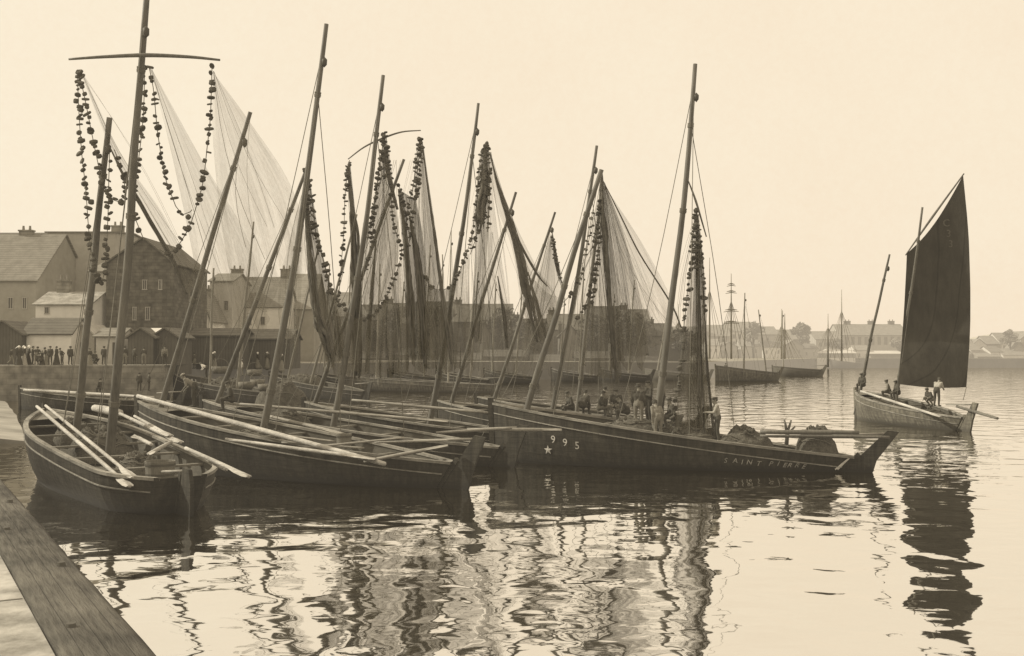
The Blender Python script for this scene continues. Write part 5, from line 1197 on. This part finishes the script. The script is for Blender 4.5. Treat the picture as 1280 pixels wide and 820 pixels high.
# right far shore
far = [(846, 884, 425, 408), (884, 912, 420, 406), (912, 942, 414, 402), (940, 972, 418, 408), (972, 1000, 424, 412), (1000, 1024, 426, 414), (1020, 1052, 424, 414)]
lab = ['far pale house left of the two-masted ship', 'far pale house behind the two-masted ship', 'far house with darker roof behind the small boat masts', 'far white-fronted house above the small boat', 'far house right of the small boat', 'far house above the bright wall, left', 'far house above the bright wall, right']
for i, (a, b_, e_, r_) in enumerate(far):
    house(lab[i], a, b_, 448, e_, r_, 315 + 5 * (i % 3), 12, ('w55', 'w45', 'w65')[i % 3], 'slate3', wins=tuple((a + 4 + 7 * q, a + 7 + 7 * q, e_ + 4 + 9 * v_, e_ + 9 + 9 * v_) for q in range(int((b_ - a - 5) / 7)) for v_ in range(2)), pane='pane2', overhang=.4)
house('long far hall with dormered roof and row of tall windows behind the foremast', 1050, 1135, 446, 419, 405, 330, 14, 'w55', 'slate3', wins=tuple((1056 + 8.2 * q, 1060 + 8.2 * q, 421, 431) for q in range(9)), pane='pane2', chim=((1068, 401, 2, 2.5), (1098, 401, 2, 2.5), (1124, 401, 2, 2.5)), name='hall', cat='hall')
house('pale pyramid-roofed market pavilion on the far quay', 1036, 1068, 447, 441, 435, 300, 10, 'w45', 'w65', hip=.7, name='pavilion', cat='pavilion', overhang=.8)
house('pale low roofed stall row left of the sail on the far quay', 1088, 1128, 447, 442, 439, 300, 8, 'w36', 'w65', hip=.2, name='pavilion', cat='pavilion', overhang=.8)
for i, (a, b_, e_, r_, wl_) in enumerate(((1212, 1236, 434, 424, 'w65'), (1234, 1252, 430, 420, 'w45'), (1250, 1280, 428, 416, 'w65'), (1276, 1300, 424, 414, 'w55'), (1222, 1250, 446, 440, 'w36'), (1254, 1290, 444, 436, 'w65'), (1196, 1216, 430, 420, 'w45'))):
    house('far house right of the sail, %s' % ('second from the sail edge', 'third from the sail edge', 'upper one near the right border', 'cut by the right border', 'low one by the water', 'low white one by the water', 'touching the sail edge')[i], a, b_, 450, e_, r_, 310 if i < 4 or i == 6 else 300, 10, wl_, 'slate3', gable=i in (0, 3), wins=tuple((a + 4 + 8 * q, a + 7 + 8 * q, e_ + 4, e_ + 8) for q in range(int((b_ - a - 5) / 8))), pane='pane2')

row = [(884, 900, 432, 424), (900, 922, 434, 428), (926, 950, 433, 425), (954, 978, 434, 426), (980, 1004, 433, 425), (1004, 1022, 436, 430), (1070, 1088, 438, 432), (1196, 1212, 440, 434), (1214, 1226, 438, 430), (1238, 1252, 440, 433), (1268, 1282, 437, 428)]
for i, (a, b_, e_, r_) in enumerate(row):
    house('small pale waterfront building on the far shore, %s' % ('just right of the pillar-like net', 'left of the small boat', 'behind the small boat bow', 'between the small boat masts', 'above the low far boat', 'at the left end of the bright wall', 'right of the pavilion', 'touching the sail edge low down', 'second right of the sail low down', 'third right of the sail low down', 'at the right border low down')[i], a, b_, 448, e_, r_, 302 + i % 3, 9, ('w65', 'w45', 'w85' if False else 'w55')[i % 3], ('slate3', 'slate2')[i % 2], gable=i % 3 == 1, wins=((a + 3, a + 5, e_ + 4, e_ + 8), (b_ - 6, b_ - 4, e_ + 4, e_ + 8)), pane='pane2')
# ------------------------------------------------------------------ trees
def tree(label, px, ybase, ytop, D, wpx, lm_='leaf', n=900, seed=0, sz=.5):
    global HAZE_D
    HAZE_D = D
    rnd = random.Random(seed * 91 + int(px)); base = W(px, ybase, D); Ht = W(px, ytop, D).z - base.z; rw = wpx / F * D / 2
    rt = root('tree', label, 'tree', base, 0, None); mb = MB(); tp = base + V((rnd.uniform(-.4, .4), 0, Ht * .62))
    mb.tube([base + V((0, 0, -.5)), base.lerp(tp, .5) + V((rnd.uniform(-.2, .2), 0, 0)), tp], [Ht * .035, Ht * .025, Ht * .012], 8)
    cl = []
    for k in range(9):
        a_ = k * 2.4 + rnd.random(); e_ = base + V((math.cos(a_) * rw * rnd.uniform(.3, .85), math.sin(a_) * rw * rnd.uniform(.3, .8), Ht * rnd.uniform(.45, .9))); s_ = base.lerp(tp, rnd.uniform(.45, .95))
        mb.tube([s_, s_.lerp(e_, .5) + V((0, 0, -.2)), e_], [Ht * .013, Ht * .009, Ht * .004], 5); cl.append((e_, rnd.uniform(.3, .55) * rw))
    cl.append((base + V((0, 0, Ht * .88)), rw * .45)); mb.build('trunk', M['bark'], rt, True)
    mb = MB()
    for k in range(n):
        c_, r_ = rnd.choice(cl); d = V((rnd.gauss(0, 1), rnd.gauss(0, 1), rnd.gauss(0, 1))).normalized() * r_ * rnd.uniform(.35, 1.1) ** .6
        p = c_ + V((d.x, d.y, d.z * .8)); s_ = sz * rnd.uniform(.5, 1.2); u = V((rnd.gauss(0, 1), rnd.gauss(0, 1), rnd.gauss(0, 1))).normalized(); v_ = u.orthogonal().normalized()
        mb.add([p - u * s_ * .5, p + v_ * s_ * .28, p + u * s_ * .5, p - v_ * s_ * .28], [(0, 1, 2, 3)])
    mb.build('crown', M[lm_], rt); HAZE_D = 0; return rt
TL = ['hazy tree beyond the left float loop', 'hazy tree behind the bowed yard nets', 'hazy tree left of the big dark net', 'hazy tree right of the big dark net', 'hazy tree at the middle mainmast foot', 'hazy tree between middle and slanting masts', 'hazy tree behind the slanting foremast', 'hazy low tree left of the gauzy net', 'hazy tree behind the gauzy net, left half', 'hazy tree behind the gauzy net, right half', 'hazy tree at the right fringe of the gauzy net', 'hazy tree behind the SAINT PIERRE mainmast']
for i, (px, yt, wp_) in enumerate(((425, 375, 46), (455, 386, 50), (492, 382, 44), (545, 380, 52), (590, 384, 48), (628, 384, 50), (665, 400, 46), (700, 404, 42), (742, 390, 46), (790, 388, 52), (828, 400, 40), (858, 412, 36))):
    if i not in (0, 2, 3, 5, 6, 8, 9, 11): continue
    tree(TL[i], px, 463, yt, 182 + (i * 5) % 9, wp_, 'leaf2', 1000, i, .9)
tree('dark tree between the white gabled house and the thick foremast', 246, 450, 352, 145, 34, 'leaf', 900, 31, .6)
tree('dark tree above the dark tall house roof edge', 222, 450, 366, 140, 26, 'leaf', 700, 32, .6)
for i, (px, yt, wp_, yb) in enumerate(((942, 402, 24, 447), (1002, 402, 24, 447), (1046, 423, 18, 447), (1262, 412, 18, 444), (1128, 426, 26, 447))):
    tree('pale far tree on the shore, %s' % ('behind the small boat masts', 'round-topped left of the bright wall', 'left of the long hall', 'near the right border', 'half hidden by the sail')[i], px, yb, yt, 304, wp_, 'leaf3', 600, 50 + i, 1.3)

# ------------------------------------------------------------------ far ships and lone masts
def ship(label, px, ytop, yw, D, halfpx, yards=(), m='mast_haze', r=.28, second=None):
    b = make_boat(label, (px + halfpx, D), (px - halfpx, D + 3), 1.4, 2.6, B=2.4, deckdrop=.6, hull='hull_far', gun='gunwale', detail=1, name='sailing_ship')
    def pole(px2, yt):
        mb = MB(); a_, c_ = W(px2, yw, D + 1.5), W(px2, yt, D + 1.5); k = a_.lerp(c_, .55); mb.tube([V((a_.x, a_.y, .3)), k, c_], [r, r * .7, r * .25], 8); o = mb.build('mast', M[m], b.root, True)
        mb = MB()
        for s_ in (-1, 1):
            for q in (2.0, 3.4, 5.0): mb.tube([k.lerp(c_, .3), V((a_.x + s_ * q, a_.y, 1.8))], .05, 4)
        mb.build('shroud', M['rope'] if m == 'mast_far' else M['mast_haze'], o)
        return o
    o = pole(px, ytop)
    if second: pole(*second)
    for y_, hw in yards:
        mb = MB(); mb.tube([W(px - hw, y_ + 1, D + 1.2), W(px, y_ - .5, D + 1.2), W(px + hw, y_ + .5, D + 1.2)], [.06, .13, .06], 7); mb.build('yard', M[m], o, True)
        mb = MB(); mb.tube([W(px - hw * .8, y_ - 1.5, D + 1.1), W(px, y_ - 2.6, D + 1.1), W(px + hw * .8, y_ - 1.5, D + 1.1)], [.06, .2, .06], 7); mb.build('furled_sail', M[m], o, True)
    return b
ship('hazy square-rigged ship with crossed yards on its tall mast', 914, 342, 450, 262, 24, yards=((357, 5.5), (366, 7), (389, 9.5), (404, 10)), m='mast_far', second=(887, 322))
ship('hazy vessel with twin thin masts left of the bright wall', 977, 386, 452, 268, 10, second=(981, 392))
ship('hazy ketch whose tall mast rises over the bright far wall', 1052, 362, 446, 282, 18, second=(1035, 392))
ship('faint vessel masts beyond the SAINT PIERRE mainmast', 848, 380, 452, 200, 12, second=(860, 396), r=.16)

for o in list(bpy.data.objects):
    if o.type == 'MESH' and o.parent is None and 'category' not in o and 'kind' not in o: print('UNTAGGED', o.name)
print('objects', len(bpy.data.objects))
